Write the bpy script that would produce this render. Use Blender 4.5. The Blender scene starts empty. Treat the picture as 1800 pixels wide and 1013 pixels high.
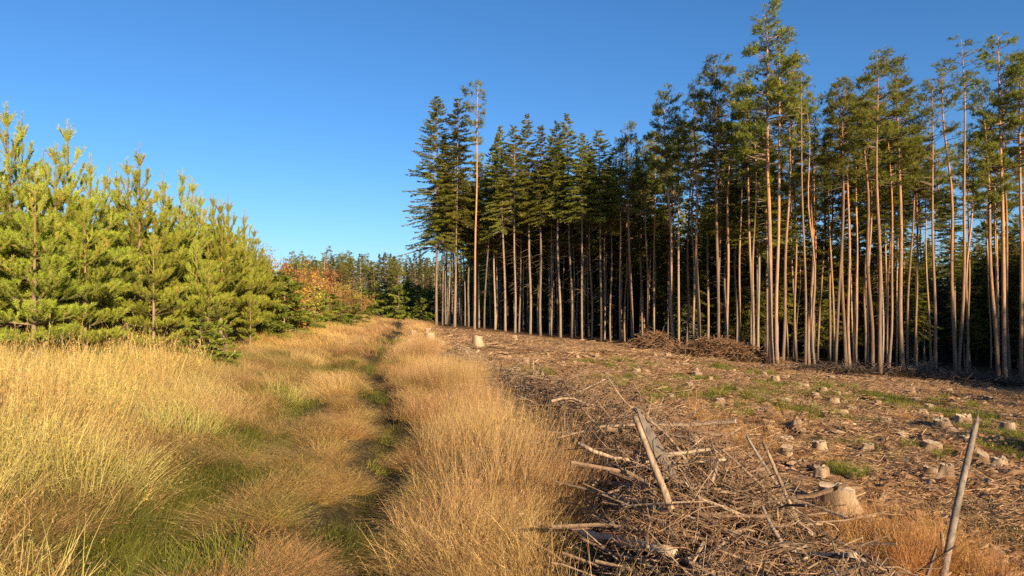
import bpy, math, random
import numpy as np
from mathutils import Vector, Matrix

sc = bpy.context.scene
R = math.radians

# ------------------------------------------------------------------ camera, sky, sun, exposure
F, CX, HY = 1200.0, 900.0, 535.0          # focal length and horizon in photo pixels (1800 x 1013)
CAMZ = 1.7
cam_d = bpy.data.cameras.new('camera')
cam = bpy.data.objects.new('camera', cam_d)
sc.collection.objects.link(cam)
cam.location = (0, 0, CAMZ)
cam.rotation_euler = (R(90), 0, 0)
cam_d.sensor_width = 36.0
cam_d.lens = 36.0 * F / 1800.0
cam_d.shift_y = (HY - 506.5) / 1800.0
cam_d.clip_start = 0.05
cam_d.clip_end = 5000
sc.camera = cam

SUN_AZ, SUN_EL = 151.0, 18.5              # azimuth from +Y (view direction) towards +X
S = Vector((math.cos(R(SUN_EL)) * math.sin(R(SUN_AZ)), math.cos(R(SUN_EL)) * math.cos(R(SUN_AZ)), math.sin(R(SUN_EL))))
world = bpy.data.worlds.new('World'); sc.world = world; world.use_nodes = True
wn = world.node_tree; wn.nodes.clear()
sky = wn.nodes.new('ShaderNodeTexSky'); sky.sky_type = 'NISHITA'; sky.sun_disc = False
sky.sun_elevation = R(SUN_EL); sky.sun_rotation = R(SUN_AZ)
sky.altitude = 400; sky.air_density = 1.0; sky.dust_density = 0.9; sky.ozone_density = 6.0
bg = wn.nodes.new('ShaderNodeBackground'); bg.inputs['Strength'].default_value = 0.080
hs_ = wn.nodes.new('ShaderNodeHueSaturation'); hs_.inputs['Saturation'].default_value = 1.09
wo = wn.nodes.new('ShaderNodeOutputWorld')
wn.links.new(sky.outputs[0], hs_.inputs['Color']); wn.links.new(hs_.outputs[0], bg.inputs['Color']); wn.links.new(bg.outputs[0], wo.inputs['Surface'])
sun_d = bpy.data.lights.new('sun', 'SUN'); sun_d.energy = 5.0; sun_d.angle = R(0.53); sun_d.color = (1.0, 0.80, 0.54)
sun = bpy.data.objects.new('sun', sun_d); sc.collection.objects.link(sun)
sun.rotation_euler = S.to_track_quat('Z', 'Y').to_euler(); sun.location = (40, -30, 40)
sc.view_settings.view_transform = 'Standard'; sc.view_settings.look = 'None'
sc.view_settings.exposure = 1.08; sc.view_settings.gamma = 1.0
sc.render.engine = 'CYCLES'
sc.cycles.max_bounces = 5; sc.cycles.diffuse_bounces = 3; sc.cycles.glossy_bounces = 2
sc.cycles.transmission_bounces = 4; sc.cycles.transparent_max_bounces = 4
sc.cycles.sample_clamp_indirect = 4.0
sc.cycles.use_denoising = False

rng = np.random.default_rng(7)
random.seed(7)

# ------------------------------------------------------------------ helpers: meshes
def link(o, parent=None):
    sc.collection.objects.link(o)
    if parent is not None: o.parent = parent
    return o

def mk_mesh(name, V, tris=None, quads=None, mats=(), tri_mat=None, quad_mat=None, attrs=None, smooth=False):
    V = np.asarray(V, np.float32).reshape(-1, 3)
    tris = np.zeros((0, 3), np.int32) if tris is None else np.asarray(tris, np.int32).reshape(-1, 3)
    quads = np.zeros((0, 4), np.int32) if quads is None else np.asarray(quads, np.int32).reshape(-1, 4)
    me = bpy.data.meshes.new(name)
    me.vertices.add(len(V)); me.vertices.foreach_set('co', V.ravel())
    nt, nq = len(tris), len(quads)
    me.loops.add(nt * 3 + nq * 4)
    me.loops.foreach_set('vertex_index', np.concatenate([tris.ravel(), quads.ravel()]).astype(np.int32))
    me.polygons.add(nt + nq)
    st = np.concatenate([np.arange(nt) * 3, nt * 3 + np.arange(nq) * 4]).astype(np.int32)
    me.polygons.foreach_set('loop_start', st)
    mi = np.zeros(nt + nq, np.int32)
    if tri_mat is not None: mi[:nt] = tri_mat
    if quad_mat is not None: mi[nt:] = quad_mat
    for m in mats: me.materials.append(m)
    me.polygons.foreach_set('material_index', mi)
    me.polygons.foreach_set('use_smooth', np.full(nt + nq, smooth, bool))
    if attrs:
        for k, a in attrs.items():
            a = np.asarray(a, np.float32)
            if a.ndim == 1:
                at = me.attributes.new(k, 'FLOAT', 'POINT'); at.data.foreach_set('value', a)
            else:
                at = me.attributes.new(k, 'FLOAT_VECTOR', 'POINT'); at.data.foreach_set('vector', a.ravel())
    me.update(calc_edges=True)
    return me

def nrm(v):
    return v / np.maximum(np.linalg.norm(v, axis=-1, keepdims=True), 1e-9)

def tubes(P, Rr, sides=5, cap=True):
    """P (N,K,3), Rr (N,K) -> verts, quads, tris of N tubes."""
    P = np.asarray(P, float); Rr = np.asarray(Rr, float)
    N, K, _ = P.shape
    T = np.zeros_like(P)
    T[:, 1:-1] = P[:, 2:] - P[:, :-2]; T[:, 0] = P[:, 1] - P[:, 0]; T[:, -1] = P[:, -1] - P[:, -2]
    T = nrm(T)
    mean = nrm(P[:, -1] - P[:, 0])
    ref = np.where(np.abs(mean[:, 2:3]) > 0.8, np.array([[1., 0, 0]]), np.array([[0, 0, 1.]]))[:, None, :]
    A = nrm(np.cross(T, np.broadcast_to(ref, T.shape))); B = np.cross(T, A)
    a = np.arange(sides) * 2 * np.pi / sides
    V = P[:, :, None, :] + Rr[:, :, None, None] * (np.cos(a)[None, None, :, None] * A[:, :, None, :] + np.sin(a)[None, None, :, None] * B[:, :, None, :])
    idx = np.arange(N * K * sides).reshape(N, K, sides)
    nx = np.roll(idx, -1, axis=2)
    q = np.stack([idx[:, :-1], nx[:, :-1], nx[:, 1:], idx[:, 1:]], -1).reshape(-1, 4)
    tr = []
    if cap:
        for j in range(1, sides - 1):
            tr.append(np.stack([idx[:, -1, 0], idx[:, -1, j], idx[:, -1, j + 1]], -1))
            tr.append(np.stack([idx[:, 0, 0], idx[:, 0, j + 1], idx[:, 0, j]], -1))
    tr = np.concatenate(tr) if tr else np.zeros((0, 3), int)
    return V.reshape(-1, 3), q, tr

class MB:
    """collects verts / tris / quads with a material slot and a 'var' value per vertex"""
    def __init__(s): s.V = []; s.T = []; s.Q = []; s.TM = []; s.QM = []; s.A = []; s.n = 0
    def add(s, V, T=None, Q=None, m=0, var=0.5):
        V = np.asarray(V, float).reshape(-1, 3)
        s.V.append(V)
        s.A.append(np.broadcast_to(np.asarray(var, float), (len(V),)).copy())
        if T is not None and len(T): T = np.asarray(T).reshape(-1, 3) + s.n; s.T.append(T); s.TM.append(np.full(len(T), m))
        if Q is not None and len(Q): Q = np.asarray(Q).reshape(-1, 4) + s.n; s.Q.append(Q); s.QM.append(np.full(len(Q), m))
        s.n += len(V)
    def tube(s, pts, rad, sides=6, m=0, var=0.5):
        V, q, t = tubes(np.asarray([pts]), np.asarray([rad]), sides); s.add(V, t, q, m, var)
    def mesh(s, name, mats, smooth=False):
        c = lambda L, k: np.concatenate(L) if L else np.zeros((0, k), int)
        return mk_mesh(name, np.concatenate(s.V), c(s.T, 3), c(s.Q, 4), mats,
                       np.concatenate(s.TM) if s.TM else None, np.concatenate(s.QM) if s.QM else None,
                       {'var': np.concatenate(s.A)}, smooth)

def perp(D, n):
    r = rng.normal(size=(n, 3)); r -= (r * D).sum(-1, keepdims=True) * D
    return nrm(r)

def needles(mb, P, D, L, k, nl, nw, ang, m=0, var=None):
    """k needle triangles round each of N shoots (start P, unit direction D, length L)"""
    N = len(P)
    P = np.repeat(P, k, 0); D = np.repeat(D, k, 0); L = np.repeat(np.broadcast_to(L, (N,)), k)
    n = N * k
    t = rng.random(n) ** 0.85
    ra = perp(D, n)
    a = rng.normal(ang, 0.22, n)[:, None]
    d = np.cos(a) * D + np.sin(a) * ra
    b = P + D * (t * L)[:, None]
    sd = nrm(np.cross(d, perp(d, n)))
    ln = (nl * rng.uniform(0.7, 1.2, n))[:, None]; w = nw * 0.5
    V = np.stack([b - sd * w, b + sd * w, b + d * ln], 1).reshape(-1, 3)
    if var is None: var = rng.random(N)
    v = np.clip(np.repeat(np.repeat(var, k), 3) + rng.normal(0, 0.08, n * 3), 0, 1)
    mb.add(V, np.arange(n * 3).reshape(-1, 3), None, m, v)

# ------------------------------------------------------------------ helpers: materials
def mat(name, rough=0.85, spec=0.2):
    m = bpy.data.materials.new(name); m.use_nodes = True
    nt = m.node_tree; b = nt.nodes['Principled BSDF']
    b.inputs['Roughness'].default_value = rough
    b.inputs['Specular IOR Level'].default_value = spec
    return m, nt, b

def N(nt, t, **kw):
    n = nt.nodes.new(t)
    for k, v in kw.items(): setattr(n, k, v)
    return n

def ramp(nt, fac, stops):
    r = N(nt, 'ShaderNodeValToRGB'); e = r.color_ramp.elements
    while len(e) > 1: e.remove(e[-1])
    e[0].position = stops[0][0]; e[0].color = (*stops[0][1], 1)
    for p, c in stops[1:]:
        x = e.new(p); x.color = (*c, 1)
    nt.links.new(fac, r.inputs['Fac']); return r.outputs['Color']

def mix(nt, fac, a, b, mode='MIX'):
    x = N(nt, 'ShaderNodeMix', data_type='RGBA', blend_type=mode)
    for s, v in ((x.inputs['Factor'], fac), (x.inputs['A'], a), (x.inputs['B'], b)):
        if isinstance(v, (int, float)): s.default_value = v
        elif isinstance(v, tuple): s.default_value = (*v, 1)
        else: nt.links.new(v, s)
    return x.outputs['Result']

def noise(nt, scale, detail=4, vec=None, dist=0.0, rough=0.55):
    n = N(nt, 'ShaderNodeTexNoise'); n.inputs['Scale'].default_value = scale; n.inputs['Detail'].default_value = detail
    n.inputs['Distortion'].default_value = dist; n.inputs['Roughness'].default_value = rough
    if vec is not None: nt.links.new(vec, n.inputs['Vector'])
    return n.outputs['Fac']

def coords(nt, which='Object', scale=(1, 1, 1)):
    t = N(nt, 'ShaderNodeTexCoord'); mp = N(nt, 'ShaderNodeMapping'); mp.inputs['Scale'].default_value = scale
    nt.links.new(t.outputs[which], mp.inputs['Vector']); return mp.outputs['Vector']

def attr(nt, name, typ='GEOMETRY', out='Fac'):
    a = N(nt, 'ShaderNodeAttribute', attribute_type=typ, attribute_name=name); return a.outputs[out]

def bump(nt, b, h, strength, dist=0.02):
    x = N(nt, 'ShaderNodeBump'); x.inputs['Strength'].default_value = strength; x.inputs['Distance'].default_value = dist
    nt.links.new(h, x.inputs['Height']); nt.links.new(x.outputs['Normal'], b.inputs['Normal'])

def leafy(name, stops, tint=None, transl=0.35, objvar=0.25, along=None, rough=0.6, instvar=False):
    """thin foliage: reflects and lets light through; colour by the 'var' attribute, shifted a little per plant"""
    m, nt, b = mat(name, rough, 0.25)
    col = ramp(nt, attr(nt, 'var'), stops)
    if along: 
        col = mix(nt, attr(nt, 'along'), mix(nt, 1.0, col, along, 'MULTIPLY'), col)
    if tint:
        col = mix(nt, 1.0, col, attr(nt, 'tint', 'INSTANCER', 'Vector'), 'MULTIPLY')
    oi = N(nt, 'ShaderNodeObjectInfo')
    hv = N(nt, 'ShaderNodeHueSaturation')
    mr = N(nt, 'ShaderNodeMapRange'); mr.inputs['To Min'].default_value = 1 - objvar; mr.inputs['To Max'].default_value = 1 + objvar
    nt.links.new(oi.outputs['Random'], mr.inputs['Value']); nt.links.new(mr.outputs[0], hv.inputs['Value'])
    mh = N(nt, 'ShaderNodeMapRange'); mh.inputs['To Min'].default_value = 0.485; mh.inputs['To Max'].default_value = 0.515
    nt.links.new(oi.outputs['Random'], mh.inputs['Value']); nt.links.new(mh.outputs[0], hv.inputs['Hue'])
    nt.links.new(col, hv.inputs['Color']); col = hv.outputs['Color']
    nt.links.new(col, b.inputs['Base Color'])
    tr = N(nt, 'ShaderNodeBsdfTranslucent'); nt.links.new(col, tr.inputs['Color'])
    ms = N(nt, 'ShaderNodeMixShader'); ms.inputs['Fac'].default_value = transl
    nt.links.new(b.outputs[0], ms.inputs[1]); nt.links.new(tr.outputs[0], ms.inputs[2])
    nt.links.new(ms.outputs[0], nt.nodes['Material Output'].inputs['Surface'])
    return m

M = {}
M['needle_pine'] = leafy('needle_pine', [(0, (.09, .11, .022)), (.45, (.20, .22, .036)), (.8, (.32, .30, .048)), (1, (.40, .30, .06))], transl=.45)
M['needle_spruce'] = leafy('needle_spruce', [(0, (.10, .115, .022)), (.5, (.25, .25, .036)), (.85, (.38, .33, .048)), (1, (.38, .29, .05))], transl=.5)
M['needle_young'] = leafy('needle_young', [(0, (.15, .17, .024)), (.4, (.32, .36, .04)), (.75, (.46, .49, .06)), (.93, (.54, .54, .10)), (1, (.58, .31, .06))], transl=.4, objvar=.15)
M['needle_bush'] = leafy('needle_bush', [(0, (.10, .12, .02)), (.5, (.20, .23, .03)), (1, (.34, .33, .05))], transl=.35)
M['leaf_orange'] = leafy('leaf_orange', [(0, (.28, .12, .025)), (.5, (.52, .25, .05)), (1, (.60, .38, .08))], transl=.45)
M['leaf_russet'] = leafy('leaf_russet', [(0, (.22, .085, .03)), (.5, (.38, .165, .05)), (1, (.47, .28, .08))], transl=.4)
M['leaf_yellow'] = leafy('leaf_yellow', [(0, (.30, .26, .04)), (.5, (.48, .40, .06)), (1, (.62, .46, .09))], transl=.45)
M['needle_far'] = leafy('needle_far', [(0, (.03, .042, .014)), (.5, (.075, .09, .022)), (1, (.14, .13, .03))], objvar=.35)
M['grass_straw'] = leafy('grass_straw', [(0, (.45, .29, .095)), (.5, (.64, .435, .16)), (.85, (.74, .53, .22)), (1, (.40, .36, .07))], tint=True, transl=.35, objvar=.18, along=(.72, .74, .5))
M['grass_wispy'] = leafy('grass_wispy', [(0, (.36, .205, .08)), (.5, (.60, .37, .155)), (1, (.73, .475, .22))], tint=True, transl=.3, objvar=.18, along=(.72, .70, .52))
M['grass_green'] = leafy('grass_green', [(0, (.10, .14, .02)), (.6, (.17, .22, .03)), (1, (.34, .30, .07))], tint=True, transl=.35, objvar=.2)

def bark(name, low, high, dark, zmid, zspan, sc_=1.0):
    m, nt, b = mat(name, .9, .15)
    v = coords(nt, 'Object', (9 * sc_, 9 * sc_, 1.6 * sc_))
    n1 = noise(nt, 1.0, 6, v, .5, .65); v2 = coords(nt, 'Object', (2, 2, .5)); n2 = noise(nt, 1.0, 3, v2)
    t = N(nt, 'ShaderNodeTexCoord'); sp = N(nt, 'ShaderNodeSeparateXYZ'); nt.links.new(t.outputs['Object'], sp.inputs[0])
    mr = N(nt, 'ShaderNodeMapRange'); mr.inputs['From Min'].default_value = zmid - zspan; mr.inputs['From Max'].default_value = zmid + zspan
    nt.links.new(sp.outputs['Z'], mr.inputs['Value'])
    col = mix(nt, mr.outputs[0], low, high)
    fl = ramp(nt, n1, [(.35, (0, 0, 0)), (.6, (1, 1, 1))])
    col = mix(nt, fl, mix(nt, .65, col, dark), col)
    col = mix(nt, ramp(nt, n2, [(.4, (0, 0, 0)), (.75, (.5, .5, .5))]), col, (.24, .22, .18))
    oi = N(nt, 'ShaderNodeObjectInfo'); hv = N(nt, 'ShaderNodeHueSaturation'); mr2 = N(nt, 'ShaderNodeMapRange'); mr2.inputs['To Min'].default_value = .5; mr2.inputs['To Max'].default_value = 1.15
    nt.links.new(oi.outputs['Random'], mr2.inputs['Value']); nt.links.new(mr2.outputs[0], hv.inputs['Value']); nt.links.new(col, hv.inputs['Color'])
    nt.links.new(hv.outputs[0], b.inputs['Base Color']); bump(nt, b, n1, .7, .03)
    return m
M['bark_pine'] = bark('bark_pine', (.31, .21, .14), (.60, .29, .115), (.13, .085, .06), 5.5, 4.5)
M['bark_spruce'] = bark('bark_spruce', (.36, .26, .175), (.33, .22, .14), (.16, .11, .075), 7, 5)
M['bark_young'] = bark('bark_young', (.30, .21, .14), (.36, .20, .09), (.14, .09, .06), 2, 1.5)

def wood(name, a, b_, dark, s=(14, 14, 14)):
    m, nt, b = mat(name, .85, .15)
    v = coords(nt, 'Object', s); n1 = noise(nt, 1.0, 6, v, .6)
    oi = N(nt, 'ShaderNodeObjectInfo')
    col = mix(nt, attr(nt, 'var'), a, b_)
    col = mix(nt, ramp(nt, n1, [(.36, (.75, .75, .75)), (.58, (0, 0, 0))]), col, dark)
    hv = N(nt, 'ShaderNodeHueSaturation'); mr = N(nt, 'ShaderNodeMapRange'); mr.inputs['To Min'].default_value = .75; mr.inputs['To Max'].default_value = 1.2
    nt.links.new(oi.outputs['Random'], mr.inputs['Value']); nt.links.new(mr.outputs[0], hv.inputs['Value']); nt.links.new(col, hv.inputs['Color'])
    nt.links.new(hv.outputs[0], b.inputs['Base Color']); bump(nt, b, n1, .6, .01)
    return m
M['stick'] = wood('stick', (.17, .105, .062), (.46, .33, .21), (.085, .055, .036), (30, 30, 7))
M['stick_pale'] = wood('stick_pale', (.40, .30, .19), (.56, .45, .31), (.24, .17, .11))
M['stick_grey'] = wood('stick_grey', (.19, .15, .115), (.40, .32, .24), (.10, .078, .06))
M['stump_side'] = wood('stump_side', (.24, .15, .085), (.46, .34, .22), (.12, .07, .042), (16, 16, 3))
M['stump_cut'] = wood('stump_cut', (.42, .30, .175), (.56, .43, .28), (.26, .165, .095), (10, 10, 10))
M['twig_brown'] = wood('twig_brown', (.22, .11, .05), (.46, .29, .16), (.10, .05, .03), (30, 30, 30))
M['litter'] = wood('litter', (.22, .115, .055), (.54, .37, .21), (.14, .075, .04), (30, 30, 30))
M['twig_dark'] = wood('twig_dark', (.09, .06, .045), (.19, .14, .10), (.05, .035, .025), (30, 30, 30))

# ------------------------------------------------------------------ terrain
_w = np.random.default_rng(3)
def sines(n, lo, hi):
    a = _w.uniform(0, 2 * np.pi, n); k = 2 * np.pi / np.exp(_w.uniform(np.log(lo), np.log(hi), n)); p = _w.uniform(0, 2 * np.pi, n)
    return np.cos(a) * k, np.sin(a) * k, p
def field(S_, x, y):
    x = np.asarray(x, float); y = np.asarray(y, float)
    o = 0
    for kx, ky, p in zip(*S_): o = o + np.sin(kx * x + ky * y + p)
    return o / math.sqrt(len(S_[0]) / 2)
N1, N2, N3, N4 = sines(9, .8, 2.4), sines(9, .22, .6), sines(8, 3, 9), sines(8, 1.2, 4)
N5 = sines(8, .5, 1.6)

RRUT = np.array([(-5, .2), (0, -.45), (3, -.75), (4.2, -.92), (6, -1.2), (7.5, -1.45), (8.6, -1.42), (12.7, -2.5), (18.4, -3.7), (30, -5.3), (43, -7.2), (60, -10), (95, -14)])
LRUT = np.array([(-5, -1.4), (0, -1.95), (3, -2.1), (4.7, -2.38), (6.5, -2.55), (8.3, -2.95), (14.6, -4.1), (19, -5.1), (30, -6.8), (43, -8.7), (60, -11.5), (95, -15.5)])
XB = np.array([(-5, .5), (3, .40), (4.6, .42), (6, .45), (8.5, .14), (11.7, -.42), (18.3, -2.1), (25, -3.3), (33, -4.6), (45, -6.2), (60, -8), (95, -11)])
ip = lambda P, y: np.interp(y, P[:, 0], P[:, 1])

def soft(v, lo, hi, k):
    """identity between lo and hi, levelling off outside"""
    v = np.asarray(v, float)
    v = np.where(v > hi, hi + k * np.tanh((v - hi) / k), v)
    return np.where(v < lo, lo - k * np.tanh((lo - v) / k), v)

def hz(x, y):
    x = np.asarray(x, float); y = np.asarray(y, float)
    z = -.085 * soft(x, -16, 26, 10) - .012 * soft(y, -10, 70, 40)
    fade = np.clip(1.5 - np.hypot(x, y) / 60, 0.15, 1)
    cut = 1 / (1 + np.exp(-(x - ip(XB, y)) * 4))
    z = z + fade * (.022 * field(N1, x, y) + .05 * field(N3, x, y) * np.clip(np.hypot(x, y) / 10, 0, 1)) + cut * fade * (.022 * field(N2, x, y) + .035 * field(N1, y, x))
    for P, dp in ((RRUT, .20), (LRUT, .15)):
        z = z - dp * np.exp(-((x - ip(P, y)) / .26) ** 2) * np.clip(1.4 - y / 60, 0, 1)
    return z

def ground_px(px, py):
    """where the sight line through a photo pixel meets the ground"""
    u, v = (px - CX) / F, (HY - py) / F
    d = np.concatenate([np.arange(1, 60, .02), np.arange(60, 400, .25)])
    z = CAMZ + v * d - hz(u * d, d)
    i = np.argmax(z < 0)
    if not (z < 0).any(): i = len(d) - 1
    return np.array([u * d[i], d[i], float(hz(u * d[i], d[i]))])
def at(px, py, d):
    return np.array([(px - CX) / F * d, d, CAMZ + (HY - py) / F * d])

def axis_lines(lo, hi, core_lo, core_hi, step, growth):
    a = list(np.arange(core_lo, core_hi, step)); s = step; v = a[-1]
    while v < hi: s *= growth; v += s; a.append(v)
    s = step; v = core_lo
    while v > lo: s *= growth; v -= s; a.insert(0, v)
    return np.array(a)
gx = axis_lines(-900, 900, -7, 10, .085, 1.045); gy = axis_lines(-300, 1200, 2.5, 16, .085, 1.03)
GX, GY = np.meshgrid(gx, gy)
GZ = hz(GX, GY)
nxv, nyv = len(gx), len(gy)
ii = np.arange(nxv * nyv).reshape(nyv, nxv)
gq = np.stack([ii[:-1, :-1], ii[:-1, 1:], ii[1:, 1:], ii[1:, :-1]], -1).reshape(-1, 4)
xb = ip(XB, GY)
# edge of the standing trees, plan view
EDGE = np.array([(-12, 64), (-6.6, 61), (.3, 56), (5, 53), (9, 49), (12, 45), (14.5, 37), (15.5, 30), (19, 32), (24, 36), (30, 35), (60, 30), (200, 30)])
yedge = np.interp(GX, EDGE[:, 0], EDGE[:, 1])
z_cut = 1 / (1 + np.exp(-(GX - xb) * 6 - field(N5, GX, GY)))
z_wood = 1 / (1 + np.exp(-(GY - yedge) * .8)) * (GX > -13)
gm, nt, b = mat('ground', .95, .1)
v = coords(nt, 'Object')
na, nb, nc = noise(nt, .7, 5, v), noise(nt, 14, 6, v, .5, .65), noise(nt, 3.2, 5, v, .4)
v5 = coords(nt, 'Object', (6, 22, 8)); nf = noise(nt, 3.0, 5, v5, .8)
litter = ramp(nt, nb, [(.32, (.04, .02, .010)), (.45, (.16, .078, .033)), (.57, (.33, .175, .075)), (.74, (.54, .335, .165))])
litter = mix(nt, ramp(nt, nf, [(.52, (0, 0, 0)), (.62, (1, 1, 1))]), litter, (.52, .33, .17))
litter = mix(nt, ramp(nt, nc, [(.38, (1, 1, 1)), (.52, (0, 0, 0))]), litter, (.085, .04, .02))
litter = mix(nt, ramp(nt, na, [(.52, (0, 0, 0)), (.70, (.6, .6, .6))]), litter, (.10, .10, .03))
turf = ramp(nt, nb, [(.3, (.022, .018, .008)), (.5, (.06, .045, .018)), (.7, (.16, .11, .045))])
floor = ramp(nt, nb, [(.3, (.025, .017, .010)), (.5, (.07, .042, .022)), (.75, (.15, .09, .05))])
col = mix(nt, attr(nt, 'cut'), turf, litter); col = mix(nt, attr(nt, 'wood'), col, floor)
nt.links.new(col, b.inputs['Base Color']); bump(nt, b, nb, .9, .05)
gme = mk_mesh('ground', np.stack([GX, GY, GZ], -1), None, gq, (gm,), attrs={'cut': z_cut.ravel(), 'wood': z_wood.ravel()}, smooth=True)
ground = link(bpy.data.objects.new('ground', gme)); ground['kind'] = 'structure'; ground['label'] = 'sloping ground of needle litter, turf and forest floor'; ground['category'] = 'ground'

# ------------------------------------------------------------------ helpers: things
def thing(name, loc, label, cat, group=None, rz=0, kind=None):
    o = bpy.data.objects.new(name, None); o.empty_display_size = .2; link(o)
    o.location = [float(c) for c in loc]; o.rotation_euler = (0, 0, rz); o['label'] = label; o['category'] = cat
    if group: o['group'] = group
    if kind: o['kind'] = kind
    return o
def part(name, me, parent, loc=(0, 0, 0), rot=None, scale=None):
    o = bpy.data.objects.new(name, me); link(o, parent); o.location = [float(c) for c in loc]
    if rot is not None: o.rotation_mode = 'QUATERNION'; o.rotation_quaternion = rot
    if scale is not None: o.scale = scale
    return o
def single(name, me, label, cat, group=None, loc=(0, 0, 0), rz=0, kind=None):
    o = bpy.data.objects.new(name, me); link(o); o.location = [float(c) for c in loc]; o.rotation_euler = (0, 0, rz)
    o['label'] = label; o['category'] = cat
    if group: o['group'] = group
    if kind: o['kind'] = kind
    return o
ORD = ['first', 'second', 'third', 'fourth', 'fifth', 'sixth', 'seventh', 'eighth', 'ninth', 'tenth', 'eleventh', 'twelfth', 'thirteenth', 'fourteenth', 'fifteenth', 'sixteenth', 'seventeenth', 'eighteenth', 'nineteenth', 'twentieth']
def ordw(i):
    if i < 20: return ORD[i]
    k = i + 1
    return '%d%s' % (k, 'th' if k % 100 in (11, 12, 13) else {1: 'st', 2: 'nd', 3: 'rd'}.get(k % 10, 'th'))
def number_labels(objs, fmt):
    """give look-alikes their place, counted from the left as the camera sees them"""
    for i, o in enumerate(sorted(objs, key=lambda o: o.location.x / o.location.y)): o['label'] = fmt % ordw(i)

def scatter(name, pts, rot, scl, idx, tint, sources, label, cat):
    """one 'stuff' object: points that carry small plants or twigs"""
    me = mk_mesh(name, pts, attrs={'rot': rot, 'scl': scl, 'tint': tint})
    a = me.attributes.new('idx', 'INT', 'POINT'); a.data.foreach_set('value', np.asarray(idx, np.int32))
    col = bpy.data.collections.new(name + '_pieces')
    for k, s in enumerate(sources):
        o = bpy.data.objects.new('%s_%02d' % (name, k), s); col.objects.link(o)
    ng = bpy.data.node_groups.new(name, 'GeometryNodeTree')
    ng.interface.new_socket('Geometry', in_out='INPUT', socket_type='NodeSocketGeometry')
    ng.interface.new_socket('Geometry', in_out='OUTPUT', socket_type='NodeSocketGeometry')
    gi, go = ng.nodes.new('NodeGroupInput'), ng.nodes.new('NodeGroupOutput')
    iop = ng.nodes.new('GeometryNodeInstanceOnPoints'); ci = ng.nodes.new('GeometryNodeCollectionInfo')
    ci.inputs['Collection'].default_value = col; ci.inputs['Separate Children'].default_value = True; ci.inputs['Reset Children'].default_value = True
    def na_(n, t):
        x = ng.nodes.new('GeometryNodeInputNamedAttribute'); x.data_type = t; x.inputs['Name'].default_value = n; return x.outputs['Attribute']
    e2r = ng.nodes.new('FunctionNodeEulerToRotation')
    L = ng.links.new
    L(gi.outputs[0], iop.inputs['Points']); L(ci.outputs[0], iop.inputs['Instance']); iop.inputs['Pick Instance'].default_value = True
    L(na_('idx', 'INT'), iop.inputs['Instance Index'])
    L(na_('rot', 'FLOAT_VECTOR'), e2r.inputs[0]); L(e2r.outputs[0], iop.inputs['Rotation'])
    L(na_('scl', 'FLOAT_VECTOR'), iop.inputs['Scale']); L(iop.outputs[0], go.inputs[0])
    o = bpy.data.objects.new(name, me); link(o)
    md = o.modifiers.new('scatter', 'NODES'); md.node_group = ng
    o['kind'] = 'stuff'; o['label'] = label; o['category'] = cat
    return o

# ------------------------------------------------------------------ tree crowns
def arc(base, az, elev, L, K, droop, up=0.0, wob=0.0):
    """branch points: leaves at elev, bends by droop (rad over its length), tip turns up"""
    s = np.linspace(0, 1, K)
    el = elev - droop * s + up * np.clip(s - .55, 0, 1) ** 1.0 * 2.2
    st = L / (K - 1)
    azs = az + wob * np.cumsum(rng.normal(0, 1, K)) * .3
    d = np.stack([np.cos(el) * np.cos(azs), np.cos(el) * np.sin(azs), np.sin(el)], -1)
    p = np.zeros((K, 3)); p[0] = base; p[1:] = base + np.cumsum(d[:-1] * st, 0)
    return p, d

def pine_crown(seed, H=6.0, Rm=1.7, sparse=1.0, k=10, shift=0.0):
    """Scots pine: upswept limbs carrying flat pads of needle tufts"""
    global rng; rng = np.random.default_rng(seed)
    mb = MB(); SP, SD, SV = [], [], []; BP, BR = [], []
    z = 0.0
    ph = rng.uniform(0, 6)
    while z < H * .985:
        t = z / H
        prof = (min(1, .55 + t * 1.6) if t < .3 else 1.0) * (1 - t) ** .62 + .06
        for j in range(rng.integers(2, 5)):
            if rng.random() > sparse * (1.0 if t > .25 else .7): continue
            az = rng.uniform(0, 2 * np.pi)
            L = Rm * prof * rng.uniform(.45, 1.18) * (1 + (.25 + shift * .6) * math.sin(az + ph)) * (1 + shift * .5 * math.sin(z * 2.3 + ph))
            el = rng.normal(.12 + .55 * t, .18)
            p, d = arc(np.array([0, 0, z + rng.uniform(-.1, .1)]), az, el, L, 6, .25, .5, .35)
            BP.append(p); BR.append(np.linspace(.028, .008, 6) * (1.3 - t))
            m = max(4, int(L * 15 * sparse))
            for q in range(m):
                s = rng.uniform(.35, 1.0) ** .7
                f = s * 5; i0 = min(4, int(f)); w = f - i0
                b0 = p[i0] * (1 - w) + p[i0 + 1] * w
                side = rng.normal(0, .75); tl = rng.uniform(.12, .5) * (1.1 - .5 * s) * min(1, .5 + L / 1.5)
                a2 = az + side
                td = np.array([math.cos(a2), math.sin(a2), rng.uniform(.1, .8)]); td /= np.linalg.norm(td)
                b1 = b0 + td * tl
                v0 = rng.uniform(.15, .85)
                for r_ in range(rng.integers(2, 4)):
                    SP.append(b1 + rng.normal(0, .07, 3) * (1, 1, .7)); dd = td + rng.normal(0, .4, 3) + (0, 0, .35); SD.append(dd / np.linalg.norm(dd)); SV.append(np.clip(v0 + rng.normal(0, .1), 0, 1))
        z += rng.uniform(.16, .32)
    V, q, t_ = tubes(np.array(BP), np.array(BR), 4, False); mb.add(V, None, q, 1, .5)
    needles(mb, np.array(SP), np.array(SD), .15, k, .15, .024, .8, 0, np.array(SV))
    return mb.mesh('pine_crown', (M['needle_pine'], M['bark_pine']))

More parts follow.
